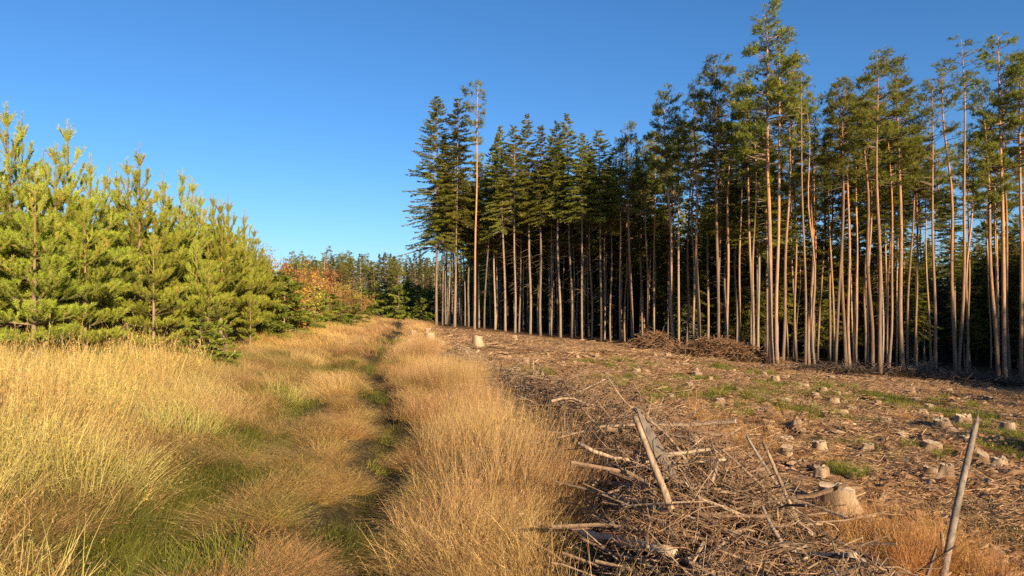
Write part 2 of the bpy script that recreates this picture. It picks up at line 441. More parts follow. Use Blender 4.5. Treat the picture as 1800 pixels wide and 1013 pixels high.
def spruce_crown(seed, H=11.0, Rm=1.9, low=1.0, gap=.0, matname='needle_spruce', fine=1.0):
    """Norway spruce: cone of drooping branches hung with short twigs"""
    global rng; rng = np.random.default_rng(seed)
    mb = MB(); A, B_, W, SV = [], [], [], []; BP, BR = [], []
    z = .0
    while z < H * .99:
        t = z / H
        prof = ((1 - t) ** .68) * (low + (1 - low) * min(1, t * 3)) + .03
        for j in range(rng.integers(4, 7)):
            if rng.random() < gap * (1 - t): continue
            az = rng.uniform(0, 2 * np.pi); L = Rm * prof * rng.uniform(.55, 1.15)
            el = rng.normal(-.15 + .75 * t ** 1.5, .12)
            p, d = arc(np.array([0, 0, z + rng.uniform(-.12, .12)]), az, el, L, 6, .45 * (1 - t), .45, .25)
            BP.append(p); BR.append(np.linspace(.022, .006, 6) * (1.2 - .8 * t))
            n = max(7, int(L * 24 * fine)); v0 = rng.uniform(.15, .8)
            s = rng.uniform(.15, 1, n) ** .8; f = s * 5; i0 = np.minimum(4, f.astype(int)); w = (f - i0)[:, None]
            b0 = p[i0] * (1 - w) + p[i0 + 1] * w
            sd = rng.choice([-1, 1], n) * rng.uniform(.4, 1.3, n)
            hang = rng.uniform(-.9, .15, n) * (1 - t) + .3 * t
            td = nrm(np.stack([np.cos(az + sd), np.sin(az + sd), hang], -1))
            tl = rng.uniform(.12, .42, n) * (1.15 - .6 * s) * min(1, .35 + L / 1.6)
            A.append(b0); B_.append(b0 + td * tl[:, None]); W.append(np.full(n, .04)); SV.append(np.clip(v0 + rng.normal(0, .13, n), 0, 1))
        z += rng.uniform(.15, .27)
    V, q, _ = tubes(np.array(BP), np.array(BR), 3, False); mb.add(V, None, q, 1, .5)
    A = np.concatenate(A); B_ = np.concatenate(B_); SV = np.concatenate(SV)
    D = B_ - A; L = np.linalg.norm(D, axis=1); D = nrm(D)
    needles(mb, A, D, L, 8, .11, .038, .65, 0, SV)
    # twig spines so that sprays hold together
    n = len(A); sdv = nrm(np.cross(D, perp(D, n))) * .016
    V = np.stack([A - sdv, A + sdv, B_], 1).reshape(-1, 3); mb.add(V, np.arange(n * 3).reshape(-1, 3), None, 0, np.repeat(SV * .6, 3))
    return mb.mesh('spruce_crown', (M[matname], M['bark_spruce']))

def young_pine(seed, years=10, seg=.46, needle_k=66):
    """young Scots pine: trunk mesh and crown mesh, annual whorls of upswept bottlebrush shoots"""
    global rng; rng = np.random.default_rng(seed)
    SP, SD, SL, SV = [], [], [], []; BP, BR = [], []
    def shoot(p, d, L, age, var):
        SP.append(p); SD.append(d); SL.append(L); SV.append(np.clip(var - .09 * age + rng.normal(0, .07), 0, .97) if rng.random() > .012 else 1.0)
    def wood_(p, q, r0, r1):
        BP.append(np.array([p, (p + q) / 2 + rng.normal(0, .008, 3), q])); BR.append([r0, (r0 + r1) / 2, r1])
    def branch(p, az, el, age, L0, lev, var):
        """annual segments, the last ones bent upwards and needled"""
        for a in range(age, -1, -1):                       # a = years since this segment grew
            L = L0 * rng.uniform(.8, 1.15) * (.86 if a else .8)
            e = el + (.55 if a == 0 else .25 if a == 1 else 0) * rng.uniform(.6, 1.2)
            d = np.array([math.cos(e) * math.cos(az), math.cos(e) * math.sin(az), math.sin(e)]); d = nrm(d + rng.normal(0, .06, 3))
            q = p + d * L
            wood_(p, q, .005 + .0022 * a, .0045 + .002 * max(a - 1, 0))
            if a <= 3: shoot(p + d * L * .04, d, L * .98, a, var)
            if a > 0 and lev < 3:
                nl = 2 if lev == 1 else 1
                for s in ((-1, 1) if rng.random() < .9 else (rng.choice([-1, 1]),)):
                    if lev >= 2 and rng.random() < .35: continue
                    if a - 1 >= 3 and lev >= 2: continue
                    branch(q, az + s * rng.uniform(.55, 1.0), el + rng.uniform(.0, .3), min(a - 1, 4 - lev), L0 * rng.uniform(.6, .8), lev + 1, var + rng.normal(0, .08))
            p = q
    trunk = [np.zeros(3)]; dirv = np.array([0, 0, 1.])
    p = np.zeros(3)
    for y in range(years):
        L = seg * rng.uniform(.85, 1.15) * (.75 if y < 2 else 1)
        p = p + np.array([rng.normal(0, .018), rng.normal(0, .018), 1]) * L; trunk.append(p.copy())
        age = years - 1 - y
        if age > 0 and y >= 1:
            nb_ = rng.integers(4, 7); a0 = rng.uniform(0, 6.3)
            for j in range(nb_):
                if y < 3 and rng.random() < (.35, .35, .15)[y]: continue
                el = 1.0 - .11 * min(age, 7) + rng.normal(0, .1)
                branch(p - np.array([0, 0, .03]), a0 + j * 2 * np.pi / nb_ + rng.normal(0, .2), el, min(age, 6) - 1, seg * (.74, .74, .70, .62, .58, .56, .54, .52, .52, .52)[min(age, 9)], 1, .55 + rng.normal(0, .13))
        elif age == 0:
            shoot(trunk[-2], nrm(p - trunk[-2]), np.linalg.norm(p - trunk[-2]), 0, .75)
        if age == 1: pass
    # candles round the leader
    top0 = trunk[-2]
    for j in range(5):
        az = j * 1.26 + rng.normal(0, .15); e = rng.uniform(.95, 1.25); d = np.array([math.cos(e) * math.cos(az), math.cos(e) * math.sin(az), math.sin(e)])
        L = seg * rng.uniform(.5, .75); wood_(top0, top0 + d * L, .007, .005); shoot(top0, d, L, 0, .75)
    for y in (years - 2, years - 3, years - 4):
        shoot(trunk[y], nrm(trunk[y + 1] - trunk[y]), np.linalg.norm(trunk[y + 1] - trunk[y]) * .98, 1, .6)
    mb = MB()
    V, q, _ = tubes(np.array(BP), np.array(BR), 4, False); mb.add(V, None, q, 1, .5)
    SP, SD, SL, SV = map(np.array, (SP, SD, SL, SV))
    needles(mb, SP, SD, SL, needle_k, .072, .0085, .66, 0, SV)
    crown = mb.mesh('crown', (M['needle_young'], M['bark_young']))
    T = np.array(trunk); r = np.interp(T[:, 2] / T[-1, 2], [0, .4, .7, 1], [.05, .034, .015, .006])
    T[0, 2] = -.25
    tb = MB(); tb.tube(T, r, 8)
    return tb.mesh('trunk', (M['bark_young'],), True), crown, T[-1, 2]

def broad_shrub(seed, H=3.0, Rm=1.1, matname='leaf_orange', dens=1.0, leaf=.07):
    """leafy hardwood shrub: forked stems, fine twigs, loose leaves"""
    global rng; rng = np.random.default_rng(seed)
    BP, BR, tips = [], [], []
    def grow(p, d, L, r, lev):
        K = 4; pts = [p]
        for i in range(K - 1): d = nrm(d + rng.normal(0, .13, 3) + (0, 0, .06)); pts.append(pts[-1] + d * L / (K - 1))
        BP.append(np.array(pts)); BR.append(np.linspace(r, r * .55, K))
        if lev >= 1: tips.extend(pts[1:])
        if lev < 3:
            for j in range(rng.integers(3, 5)):
                k_ = rng.integers(1, K); dd = nrm(d + rng.normal(0, .55, 3)); grow(pts[k_], dd, L * rng.uniform(.5, .75), r * .55, lev + 1)
    for s in range(4):
        a = rng.uniform(0, 6.3); grow(np.array([math.cos(a) * .08, math.sin(a) * .08, -.1]), nrm(np.array([math.cos(a) * Rm / H * .7, math.sin(a) * Rm / H * .7, 1])), H * .5, .025, 0)
    st = MB(); V, q, _ = tubes(np.array(BP), np.array(BR), 4, False); st.add(V, None, q, 0, .5)
    stem = st.mesh('stems', (M['bark_young'],))
    if dens <= 0: return stem, None
    T = np.array(tips); T = T[rng.random(len(T)) < min(1, dens)]
    k = 7; Pn = np.repeat(T, k, 0) + rng.normal(0, .09, (len(T) * k, 3)); n = len(Pn)
    u = perp(np.tile([[0., 0, 1]], (n, 1)), n); u = nrm(u + rng.normal(0, .5, (n, 3))); w = nrm(np.cross(u, rng.normal(size=(n, 3))))
    s = (leaf * rng.uniform(.6, 1.2, n))[:, None]
    V = np.stack([Pn, Pn + u * s * .5 + w * s * .33, Pn + u * s, Pn + u * s * .5 - w * s * .33], 1).reshape(-1, 3)
    mb = MB(); mb.add(V, None, np.arange(n * 4).reshape(-1, 4), 0, np.repeat(np.clip(rng.random(n) * .6 + np.repeat(rng.random(len(T)), k) * .4, 0, 1), 4))
    return stem, mb.mesh('leaves', (M[matname],))

PINE = [pine_crown(100 + i, 6.0, (1.62, 1.76, 1.9, 1.5, 1.76, 1.9, 1.4, 2.1, 1.6)[i], (.95, .8, 1.0, .9, .7, 1.0, .6, .85, .75)[i], shift=(0, 0, .3, 0, .5, 0, .6, .3, .45)[i]) for i in range(9)]
PINE_THIN = [pine_crown(140 + i, 5.0, .8, .5) for i in range(2)]
SPRUCE = [spruce_crown(200 + i, 9.0, 1.75 + .12 * i, 1.0, .05) for i in range(4)]
SPRUCE_WIDE = spruce_crown(230, 15.0, 2.9, .85, .15)
PINE_H, SPR_H = 6.0, 9.0

def dead_twigs(seed, H=8.0, n=46, Lm=.8, gapz=0):
    """bare dead branches left on a trunk below its crown"""
    global rng; rng = np.random.default_rng(seed)
    z = rng.uniform(.1, 1, n) ** .8 * H; az = rng.uniform(0, 6.28, n); L = Lm * rng.uniform(.2, 1, n) * (.4 + .6 * z / H); el = rng.normal(-.05, .25, n)
    s = np.linspace(0, 1, 4)[None, :, None]
    d = np.stack([np.cos(el) * np.cos(az), np.cos(el) * np.sin(az), np.sin(el)], -1)[:, None, :]
    P = np.zeros((n, 4, 3)); P[:, :, 2] = z[:, None]; P = P + d * s * L[:, None, None]; P[:, :, 2] -= (s[:, :, 0] ** 2) * L[:, None] * .25
    V, q, _ = tubes(P, np.broadcast_to(np.linspace(.013, .004, 4), (n, 4)), 3, False)
    return mk_mesh('dead_twigs', V, None, q, (M['twig_dark'],), attrs={'var': np.repeat(rng.random(n), 12)})
DEAD_PINE = [dead_twigs(300 + i, 8, 16, .7) for i in range(2)]
DEAD_SPRUCE = [dead_twigs(310 + i, 8, 80, 1.1) for i in range(2)]

def trunk_mesh(lean, H, r0, kind, bend=(0, 0), fork=None):
    """tapered trunk from the ground to the tip, slightly wavy, root flare at the foot"""
    K = 14
    s = np.linspace(0, 1, K)
    w = rng.normal(0, .035, (4, 2))
    P = np.zeros((K, 3)); P[:, 2] = s * H
    for a in range(2):
        P[:, a] = lean[a] * s + bend[a] * np.sin(s * math.pi * 1.0) + sum(w[i, a] * np.sin(s * math.pi * (i + 1)) for i in range(4))
    r = r0 * .90 * np.interp(s, [0, .06, .5, .85, 1], [1.12, .97, .72, .38, .10]); P[0, 2] = -.3; r[0] *= 1.25
    V, q, t = tubes(P[None], r[None], 8)
    return mk_mesh('trunk', V, t, q, (M['bark_pine' if kind == 'pine' else 'bark_spruce'],), attrs={'var': np.full(len(V), .5)}, smooth=True), P, s

def tree(base, H, r0, kind, crown_me, crown_h0, crown_frac, crown_w, lean=(0, 0), bend=(0, 0), label='', group=None, dead=True, name=None):
    t = thing(name or kind + '_tree', base, label, 'tree', group)
    tm, P, s = trunk_mesh(lean, H, r0, kind, bend)
    part('trunk', tm, t)
    zc = H * (1 - crown_frac)
    p0 = np.array([np.interp(zc, P[:, 2], P[:, i]) for i in range(3)]); p1 = P[-1] + np.array([0, 0, .15])
    dv = Vector(p1 - p0); rot = Vector((0, 0, 1)).rotation_difference(dv.normalized()) @ Matrix.Rotation(rng.uniform(0, 6.28), 3, 'Z').to_quaternion()
    part('crown', crown_me, t, p0, rot, (crown_w, crown_w, dv.length / crown_h0))
    if dead:
        dm = random.choice(DEAD_PINE if kind == 'pine' else DEAD_SPRUCE)
        h1 = zc
        pd = P[0] * (1, 1, 0); pt = p0
        dvv = Vector(pt - pd); o = part('dead_branches', dm, t, pd, Vector((0, 0, 1)).rotation_difference(dvv.normalized()) @ Matrix.Rotation(rng.uniform(0, 6.28), 3, 'Z').to_quaternion(), (1, 1, dvv.length / 8.0))
        o['kind'] = 'stuff'
    return t

# ------------------------------------------------------------------ the tall stand: trees along the clearing edge (base px, base py, top px, top py, kind, dia m, crown fraction, crown width)
rng = np.random.default_rng(11)
FRONT = [
 (767, 573, 768, 172, 'wide', .26, .66, 1.25, 61), (778, 571, 780, 240, 'spruce', .20, .48, .9, 62), (790, 573, 800, 230, 'spruce', .22, .5, 1.0, 61),
 (799, 578, 806, 174, 'spruce', .26, .54, 1.3, 60), (834, 587, 841, 148, 'pine', .22, .25, .92, 57), (851, 578, 866, 262, 'spruce', .18, .5, 1.0, 60),
 (888, 585, 880, 228, 'spruce', .22, .50, 1.0, 58), (905, 587, 903, 226, 'spruce', .20, .42, 1.0, 57), (932, 589, 926, 206, 'spruce', .24, .45, 1.0, 57),
 (950, 590, 950, 224, 'spruce', .23, .45, 1.0, 56), (968, 588, 968, 246, 'spruce', .16, .38, .9, 57), (985, 592, 978, 216, 'spruce', .22, .44, 1.0, 55), (1005, 593, 995, 206, 'spruce', .22, .45, 1.1, 55),
 (1023, 597, 1024, 240, 'spruce', .18, .4, .95, 53), (1040, 590, 1036, 258, 'spruce', .17, .42, .9, 55), (1057, 597, 1053, 231, 'spruce', .22, .42, 1.05, 53), (1073, 592, 1078, 262, 'spruce', .16, .4, .9, 54),
 (1091, 592, 1090, 250, 'pine', .18, .36, .85, 52), (1112, 598, 1104, 222, 'pine', .24, .40, 1.0, 51), (1139, 592, 1134, 250, 'pine', .20, .36, .9, 51), (1185, 603, 1166, 170, 'pine', .23, .34, 1.0, 47),
 (1193, 604, 1190, 215, 'pine', .2, .33, .9, 47), (1229, 609, 1222, 150, 'pine', .25, .33, 1.05, 45), (1262, 614, 1258, 104, 'pine', .24, .30, 1.0, 43), (1277, 612, 1290, 150, 'pine', .22, .30, 1.0, 44),
 (1297, 609, 1305, 185, 'pine', .17, .28, .8, 44), (1325, 606, 1308, 140, 'pine', .21, .30, .9, 43), (1356, 645, 1351, 13, 'pine', .30, .43, 1.42, 38), (1366, 642, 1368, 60, 'pine', .24, .36, 1.0, 38.6), (1375, 636, 1391, 110, 'pine', .22, .28, .85, 40),
 (1415, 655, 1404, 116, 'thin', .16, .28, .9, 36), (1433, 657, 1416, 186, 'thin', .15, .22, .7, 36), (1487, 640, 1478, 150, 'pine', .24, .34, 1.0, 40), (1494, 641, 1492, 172, 'pine', .2, .32, .85, 40), (1502, 638, 1510, 190, 'pine', .19, .3, .85, 41),
 (1532, 648, 1515, 146, 'pine', .24, .33, 1.05, 38), (1547, 679, 1545, 98, 'pine', .22, .30, 1.0, 34), (1561, 650, 1557, 190, 'pine', .17, .3, .9, 39), (1588, 652, 1573, 113, 'pine', .27, .36, 1.15, 39), (1595, 645, 1600, 230, 'pine', .18, .3, .9, 41),
 (1612, 636, 1607, 250, 'pine', .18, .3, .9, 44), (1637, 628, 1618, 300, 'pine', .17, .3, .8, 46), (1680, 661, 1652, 118, 'pine', .24, .24, 1.05, 40), (1683, 661, 1680, 74, 'thin', .22, .20, 1.5, 40), (1706, 634, 1700, 250, 'pine', .18, .3, .9, 47),
 (1755, 660, 1733, 150, 'pine', .25, .42, 1.0, 40), (1767, 662, 1757, 63, 'pine', .27, .27, 1.05, 40), (1776, 655, 1770, 170, 'pine', .2, .3, .9, 42), (1795, 662, 1788, 110, 'pine', .25, .32, 1.1, 40), (1812, 668, 1815, 90, 'pine', .25, .33, 1.1, 39),
]
SPECIAL = {767: 'leftmost spruce of the tall stand, broad drooping crown reaching far down the trunk',
           834: 'slim tall pine standing slightly proud of the stand, small crown high on bare trunk',
           1356: 'tallest pine of the stand, thick trunk and large full crown above all others',
           1547: 'straight pine whose foot stands nearest to the camera, sunlit down to its base',
           1680: 'leaning stem of the forked pine on the shaded side, rounded crown',
           1683: 'wavy crooked stem of the forked pine on the shaded side, sparse crown'}
fi = 0; used = []
for i, (bx, by, tx, ty, kd, dia, cf, cw, d) in enumerate(FRONT):
    X = (bx - CX) / F * d; z = float(hz(X, d))
    H = CAMZ + (HY - ty) / F * d - z; lean = ((tx - bx) / F * d, rng.normal(0, .3))
    kind = 'spruce' if kd in ('spruce', 'wide') else 'pine'
    lab = SPECIAL.get(bx) or 'tall slender %s at the clearing edge, %s trunk from the left end of the stand' % (kind, ordw(i))
    bend = (0, 0)
    if bx == 1683: bend = (.35, 0)
    if bx == 1561: bend = (.35, 0)
    if kd == 'wide': tree((X, d, z), H, dia / 2, 'spruce', SPRUCE_WIDE, 15.0, cf, cw, lean, label=lab, group='tall trees along the clearing edge')
    elif kd == 'thin': tree((X, d, z), H, dia / 2, 'pine', PINE_THIN[i % 2], 5.0, cf, cw, lean, bend, lab, 'tall trees along the clearing edge')
    elif kd == 'spruce': tree((X, d, z), H, dia / 2, 'spruce', SPRUCE[i % 4], SPR_H, cf, cw, lean, label=lab, group='tall trees along the clearing edge')
    else: tree((X, d, z), H, dia / 2, 'pine', PINE[i % 9], PINE_H, cf, cw, lean, bend, lab, 'tall trees along the clearing edge')
    used.append((X, d))

# trees inside the stand, behind the edge
inner = 0; tries = 0
while inner < 125 and tries < 6000:
    tries += 1
    u = random.uniform(-.10, .45) if random.random() < .82 else random.uniform(.45, .8); d = random.uniform(38, 78)
    X = u * d
    ye = float(np.interp(X, EDGE[:, 0], EDGE[:, 1]))
    if d < ye + 2.0 or d > ye + 26 or X < -7: continue
    if any((X - a) ** 2 + (d - b) ** 2 < 1.7 ** 2 for a, b in used): continue
    used.append((X, d)); inner += 1
    pine = random.random() < (.15 if u < .14 else .62 if u < .4 else .9)
    H = random.uniform(15, 18.5); z = float(hz(X, d))
    if pine: tree((X, d, z), H, random.uniform(.08, .12), 'pine', random.choice(PINE), PINE_H, random.uniform(.3, .4), random.uniform(.8, 1.05), (random.gauss(0, .35), random.gauss(0, .3)), label='slender pine inside the dark tall stand, behind the edge trees', group='pines inside the tall stand', dead=False)
    else: tree((X, d, z), H * random.uniform(.8, 1), random.uniform(.07, .11), 'spruce', random.choice(SPRUCE), SPR_H, random.uniform(.36, .5), random.uniform(.95, 1.2), (random.gauss(0, .2), random.gauss(0, .2)), label='slender spruce inside the dark tall stand, behind the edge trees', group='spruces inside the tall stand', dead=random.random() < .5)

number_labels([o for o in sc.objects if o.get('group') == 'pines inside the tall stand'], 'slender pine inside the dark stand behind the edge trees, %s inner pine from the left')
number_labels([o for o in sc.objects if o.get('group') == 'spruces inside the tall stand'], 'slender spruce inside the dark stand behind the edge trees, %s inner spruce from the left')

# whole trees as one mesh each, for the woods that read as a mass
def mass_tree(crown, h0, H, frac, w, kind, r=.1):
    n = len(crown.vertices); co = np.zeros(n * 3, np.float32); crown.vertices.foreach_get('co', co); co = co.reshape(-1, 3)
    nl = len(crown.loops); li = np.zeros(nl, np.int32); crown.loops.foreach_get('vertex_index', li)
    npg = len(crown.polygons); ls = np.zeros(npg, np.int32); crown.polygons.foreach_get('loop_start', ls); lt = np.zeros(npg, np.int32); crown.polygons.foreach_get('loop_total', lt)
    mi = np.zeros(npg, np.int32); crown.polygons.foreach_get('material_index', mi)
    va = np.zeros(n, np.float32); crown.attributes['var'].data.foreach_get('value', va)
    c = co * (w, w, H * frac / h0) + (0, 0, H * (1 - frac))
    t3 = lt == 3; tri = li[ls[t3][:, None] + np.arange(3)]; qd = li[ls[~t3][:, None] + np.arange(4)]
    mb = MB(); mb.V.append(c); mb.A.append(va); mb.n = n; mb.T.append(tri); mb.TM.append(mi[t3]); mb.Q.append(qd); mb.QM.append(mi[~t3])
    mb.tube([(0, 0, -.4), (0, 0, H * .5), (0, 0, H)], [r, r * .7, r * .1], 6, 1)
    return mb.mesh('mass_tree', list(crown.materials))
rng = np.random.default_rng(5)
FARC = [spruce_crown(250 + i, 7.0, 1.5, 1.0, .0, 'needle_far', .55) for i in range(2)]
MASS = [mass_tree(PINE[0], 6, 17, .36, 1.1, 'pine'), mass_tree(PINE[2], 6, 16, .4, 1.0, 'pine'), mass_tree(SPRUCE[1], 9, 16, .75, 1.35, 'spruce'), mass_tree(SPRUCE[3], 9, 15, .85, 1.4, 'spruce'), mass_tree(FARC[0], 7, 12, .9, 1.5, 'spruce')]
def mass(name, P, idx, label, smin=.85, smax=1.1, s=None):
    n = len(P); P = np.asarray(P)
    s = rng.uniform(smin, smax, n) if s is None else s; scl = np.stack([s, s, s], -1)
    scatter(name, P, np.stack([rng.normal(0, .015, n), rng.normal(0, .015, n), rng.uniform(0, 6.28, n)], -1), scl, idx, np.ones((n, 3)), MASS, label, 'forest')
pts = []
for k in range(680):                                   # deep inside the stand
    d = rng.uniform(56, 115); X = rng.uniform(-.09, 1.0) * d
    ye = float(np.interp(X, EDGE[:, 0], EDGE[:, 1]))
    if d < ye + 20 or X < -.07 * d: continue
    pts.append((X, d, float(hz(X, d))))
PD = np.array(pts); uu = PD[:, 0] / PD[:, 1]
mass('deep_forest', pts, rng.integers(2, 5, len(pts)), 'dark depth of the conifer stand behind the visible trunks', 1, 1, np.interp(uu, [.15, .4, .55], [1.0, .9, .82]) * rng.uniform(.8, 1.1, len(pts)))
pts = []
for k in range(430):                                   # wood beyond the right edge of the view, on the sun side
    t_ = rng.uniform(-12, 98); w_ = rng.uniform(0, 20); X = 14.5 + 70 * math.sin(R(SUN_AZ)) + .27 * t_ + .96 * w_; Y = 18 + 70 * math.cos(R(SUN_AZ)) + .96 * t_ - .27 * w_; pts.append((X, Y, float(hz(X, Y))))
mass('side_forest', pts, rng.integers(2, 4, len(pts)), 'conifer wood beside the clearing that shades its far right corner', 1.55, 1.75)

pts = [(x_, y_, float(hz(x_, y_))) for x_, y_ in zip(-17 - rng.random(260) * 30, rng.uniform(8, 75, 260))]
mass('thicket', pts, np.full(260, 4), 'dense young conifer thicket behind the pine row', .26, .38)
# ------------------------------------------------------------------ wood far behind the track
rng = np.random.default_rng(21)
far = []
for k in range(64):
    px = 505 + k * 4.6 + rng.uniform(-3, 3); d = rng.uniform(105, 150); X = (px - CX) / F * d; z = float(hz(X, d))
    ty = 452 + rng.uniform(-6, 18) + (6 if px < 560 else 0)
    H = CAMZ + (HY - ty) / F * d - z
    if rng.random() < .6: tree((X, d, z), H, .12, 'pine', PINE[k % 9], PINE_H, rng.uniform(.5, .65), rng.uniform(.9, 1.2), (rng.normal(0, .2), 0), label='pine of the far wood closing off the grassy track', group='far wood pines behind the track', dead=False)
    else: tree((X, d, z), H, .12, 'spruce', FARC[k % 2], 7.0, rng.uniform(.8, .92), rng.uniform(.9, 1.2), (0, 0), label='spruce of the far wood closing off the grassy track', group='far wood spruces behind the track', dead=False)
number_labels([o for o in sc.objects if o.get('group') == 'far wood pines behind the track'], 'pine in the far wood closing off the track, %s such pine from the left')
number_labels([o for o in sc.objects if o.get('group') == 'far wood spruces behind the track'], 'spruce in the far wood closing off the track, %s such spruce from the left')
pts = [(X, d, float(hz(X, d))) for X, d in zip(rng.uniform(-110, 5, 260), rng.uniform(120, 190, 260)) if X > -.62 * d]
mass('far_forest', pts, rng.integers(0, 5, len(pts)), 'mixed forest mass behind the far wood on the horizon', .55, .7)
# bare and russet hardwoods mixed into the far wood
bare_st, _ = broad_shrub(400, 8, 2.0, dens=0)
rus_st, rus_lf = broad_shrub(401, 7, 2.2, 'leaf_russet', .8, .22)
for j, (px, ty, d, k) in enumerate([(571, 452, 92, 0), (605, 450, 96, 0), (590, 458, 84, 1), (737, 456, 100, 0), (548, 455, 80, 1), (633, 460, 100, 0)]):
    X = (px - CX) / F * d; z = float(hz(X, d)); H = CAMZ + (HY - ty) / F * d - z
    t = thing('birch_tree' if k == 0 else 'beech_tree', (X, d, z), ('bare pale birch' if k == 0 else 'russet leaved hardwood') + ' in the far wood, %s of its kind counted from the track' % ordw(j), 'tree', 'hardwoods in the far wood', rng.uniform(0, 6))
    part('trunk', bare_st if k == 0 else rus_st, t, scale=(H / 8, H / 8, H / 8))
    if k: part('crown', rus_lf, t, scale=(H / 8, H / 8, H / 8))

# ------------------------------------------------------------------ young pines on the left of the track
YP = [young_pine(500 + i, 10, .46) for i in range(5)]
ROW = [(8, 178, 11.6, (-.1, 0)), (38, 196, 12.4, (0, 0)), (118, 209, 13.0, (.0, 0)), (78, 262, 14.0, (0, 0)), (190, 284, 13.6, (.62, 0)), (245, 251, 15.2, (.02, 0)), (205, 300, 17, (0, 0)),
       (285, 300, 16.6, (0, 0)), (322, 294, 17.4, (.25, 0)), (352, 330, 18.0, (.0, 0)), (375, 338, 21, (0, 0)), (402, 343, 19.6, (.1, 0)), (428, 366, 21.0, (0, 0)), (448, 398, 23.0, (0, 0)), (462, 428, 25.5, (0, 0)),
       (60, 300, 11.0, (0, 0)), (150, 330, 11.9, (0, 0)), (-40, 200, 11.5, (0, 0)), (-70, 250, 10.6, (0, 0)), (345, 420, 16.4, (0, 0)), (430, 470, 20.5, (0, 0)), (270, 400, 14.2, (0, 0)), (98, 250, 12.6, (0, 0)), (160, 268, 14.4, (0, 0)), (222, 275, 15.8, (0, 0)), (338, 312, 19, (0, 0)), (388, 350, 18.2, (0, 0)), (365, 430, 15.4, (0, 0)), (440, 500, 18.4, (0, 0))]
rng = np.random.default_rng(31)
YSPEC = {190: 'young pine with a pale bare trunk leaning to the right behind the straw', 118: 'young pine with three upright top candles, tall and dense', 245: 'young pine with a thin spiky top standing apart above its neighbours'}
for i, (px, ty, d, ln) in enumerate(sorted(ROW)):
    X = (px - CX) / F * d - ln[0]; z = float(hz(X, d)); H = CAMZ + (HY - ty) / F * d - z
    tm, cm, h0 = YP[i % 5]
    s = H / h0; w = s * rng.uniform(.85, 1.08)
    t = thing('young_pine', (X, d, z - .02), YSPEC.get(px) or 'bushy young pine in the row beside the track, %s from the left' % ordw(i), 'tree', 'young pines beside the grassy track', rng.uniform(0, 6.28))
    lean = math.atan2(ln[0], H)
    q = Vector((0, 0, 1)).rotation_difference(Vector((math.sin(lean), 0, math.cos(lean)))); q = Matrix.Rotation(-t.rotation_euler[2], 3, 'Z').to_quaternion() @ q @ Matrix.Rotation(t.rotation_euler[2], 3, 'Z').to_quaternion()
    part('trunk', tm, t, rot=q, scale=(w * 1.1, w * 1.1, s)); part('crown', cm, t, rot=q, scale=(w, w, s))
for k in range(46):                                    # rows behind
    d = rng.uniform(11, 42); X = -10.2 - rng.uniform(0, 9) - max(0, d - 24) * .25
    px = CX + X / d * F
    if px < -160: continue
    lim = np.interp(px, [-100, 0, 120, 250, 400, 460, 520], [215, 225, 240, 285, 370, 430, 462])
    z = float(hz(X, d)); H = min(4.6, CAMZ + (HY - lim - rng.uniform(0, 25)) / F * d - z)
    if H < 1.6: continue
    tm, cm, h0 = YP[k % 5]; s = H / h0; w = s * rng.uniform(1, 1.25)
    t = thing('young_pine', (X, d, z - .02), 'young pine in the thicket behind the row along the track', 'tree', 'young pines in the thicket', rng.uniform(0, 6.28))
    part('trunk', tm, t, scale=(w, w, s)); part('crown', cm, t, scale=(w, w, s))

number_labels([o for o in sc.objects if o.get('group') == 'young pines in the thicket'], 'young pine in the thicket behind the row along the track, %s from the left')
# low spruces and hardwood shrubs at the thicket's foot
BUSH = [spruce_crown(600 + i, 2.2, 1.0, 1.0, 0, 'needle_bush', 2.2) for i in range(3)]
BL = [(352, 560, 14.6, 1.5, 'low spreading spruce bush in front of the young pines'), (395, 575, 14.0, 1.2, 'small spruce bush at the grassy edge beside the track'), (315, 600, 13.2, 1.0, 'small bush half hidden by straw below the young pines'),
      (462, 470, 23.5, 1.3, 'tall dark spruce bush filling the gap below the last pines'), (500, 484, 25.5, 1.35, 'dense conical spruce bush at the end of the pine row'), (535, 500, 31, 1.3, 'green spruce bush below the orange shrub'), (520, 520, 28, 1.4, 'low bright spruce bush in front of the orange shrub'),
      (558, 505, 36, 1.3, 'pointed green spruce among the russet shrubs'), (578, 518, 37, 1.5, 'rounded green spruce bush below the russet shrubs'), (600, 528, 40, 1.6, 'low green spruce bush where the thicket ends'), (618, 522, 50, 1.3, 'yellowish young spruce behind the last russet shrub'), (626, 536, 46, 1.6, 'low spruce bush last in line by the bend of the track'), (648, 545, 54, 1.0, 'tiny spruce standing alone in the grass at the track bend')]
for k, (px, ty, d, wf, lab) in enumerate(BL):
    X = (px - CX) / F * d; z = float(hz(X, d)); H = max(.7, CAMZ + (HY - ty) / F * d - z); s = H / 2.2
    t = thing('spruce_bush', (X, d, z), lab, 'bush', 'spruce bushes along the track', rng.uniform(0, 6))
    part('crown', BUSH[k % 3], t, scale=(s * wf, s * wf, s))
    tb = MB(); tb.tube([(0, 0, -.2), (0, 0, H * .5), (0, 0, H * .97)], [.03, .02, .004], 6); part('trunk', tb.mesh('trunk', (M['bark_young'],), True), t)
og = [broad_shrub(700 + i, 3.4, 1.3, 'leaf_orange', .55, .11) for i in range(2)]
ru = [broad_shrub(710 + i, 3.2, 1.4, 'leaf_russet', .5, .11) for i in range(2)]
ye = [broad_shrub(720 + i, 3.2, 1.4, 'leaf_yellow', .5, .11) for i in range(2)]
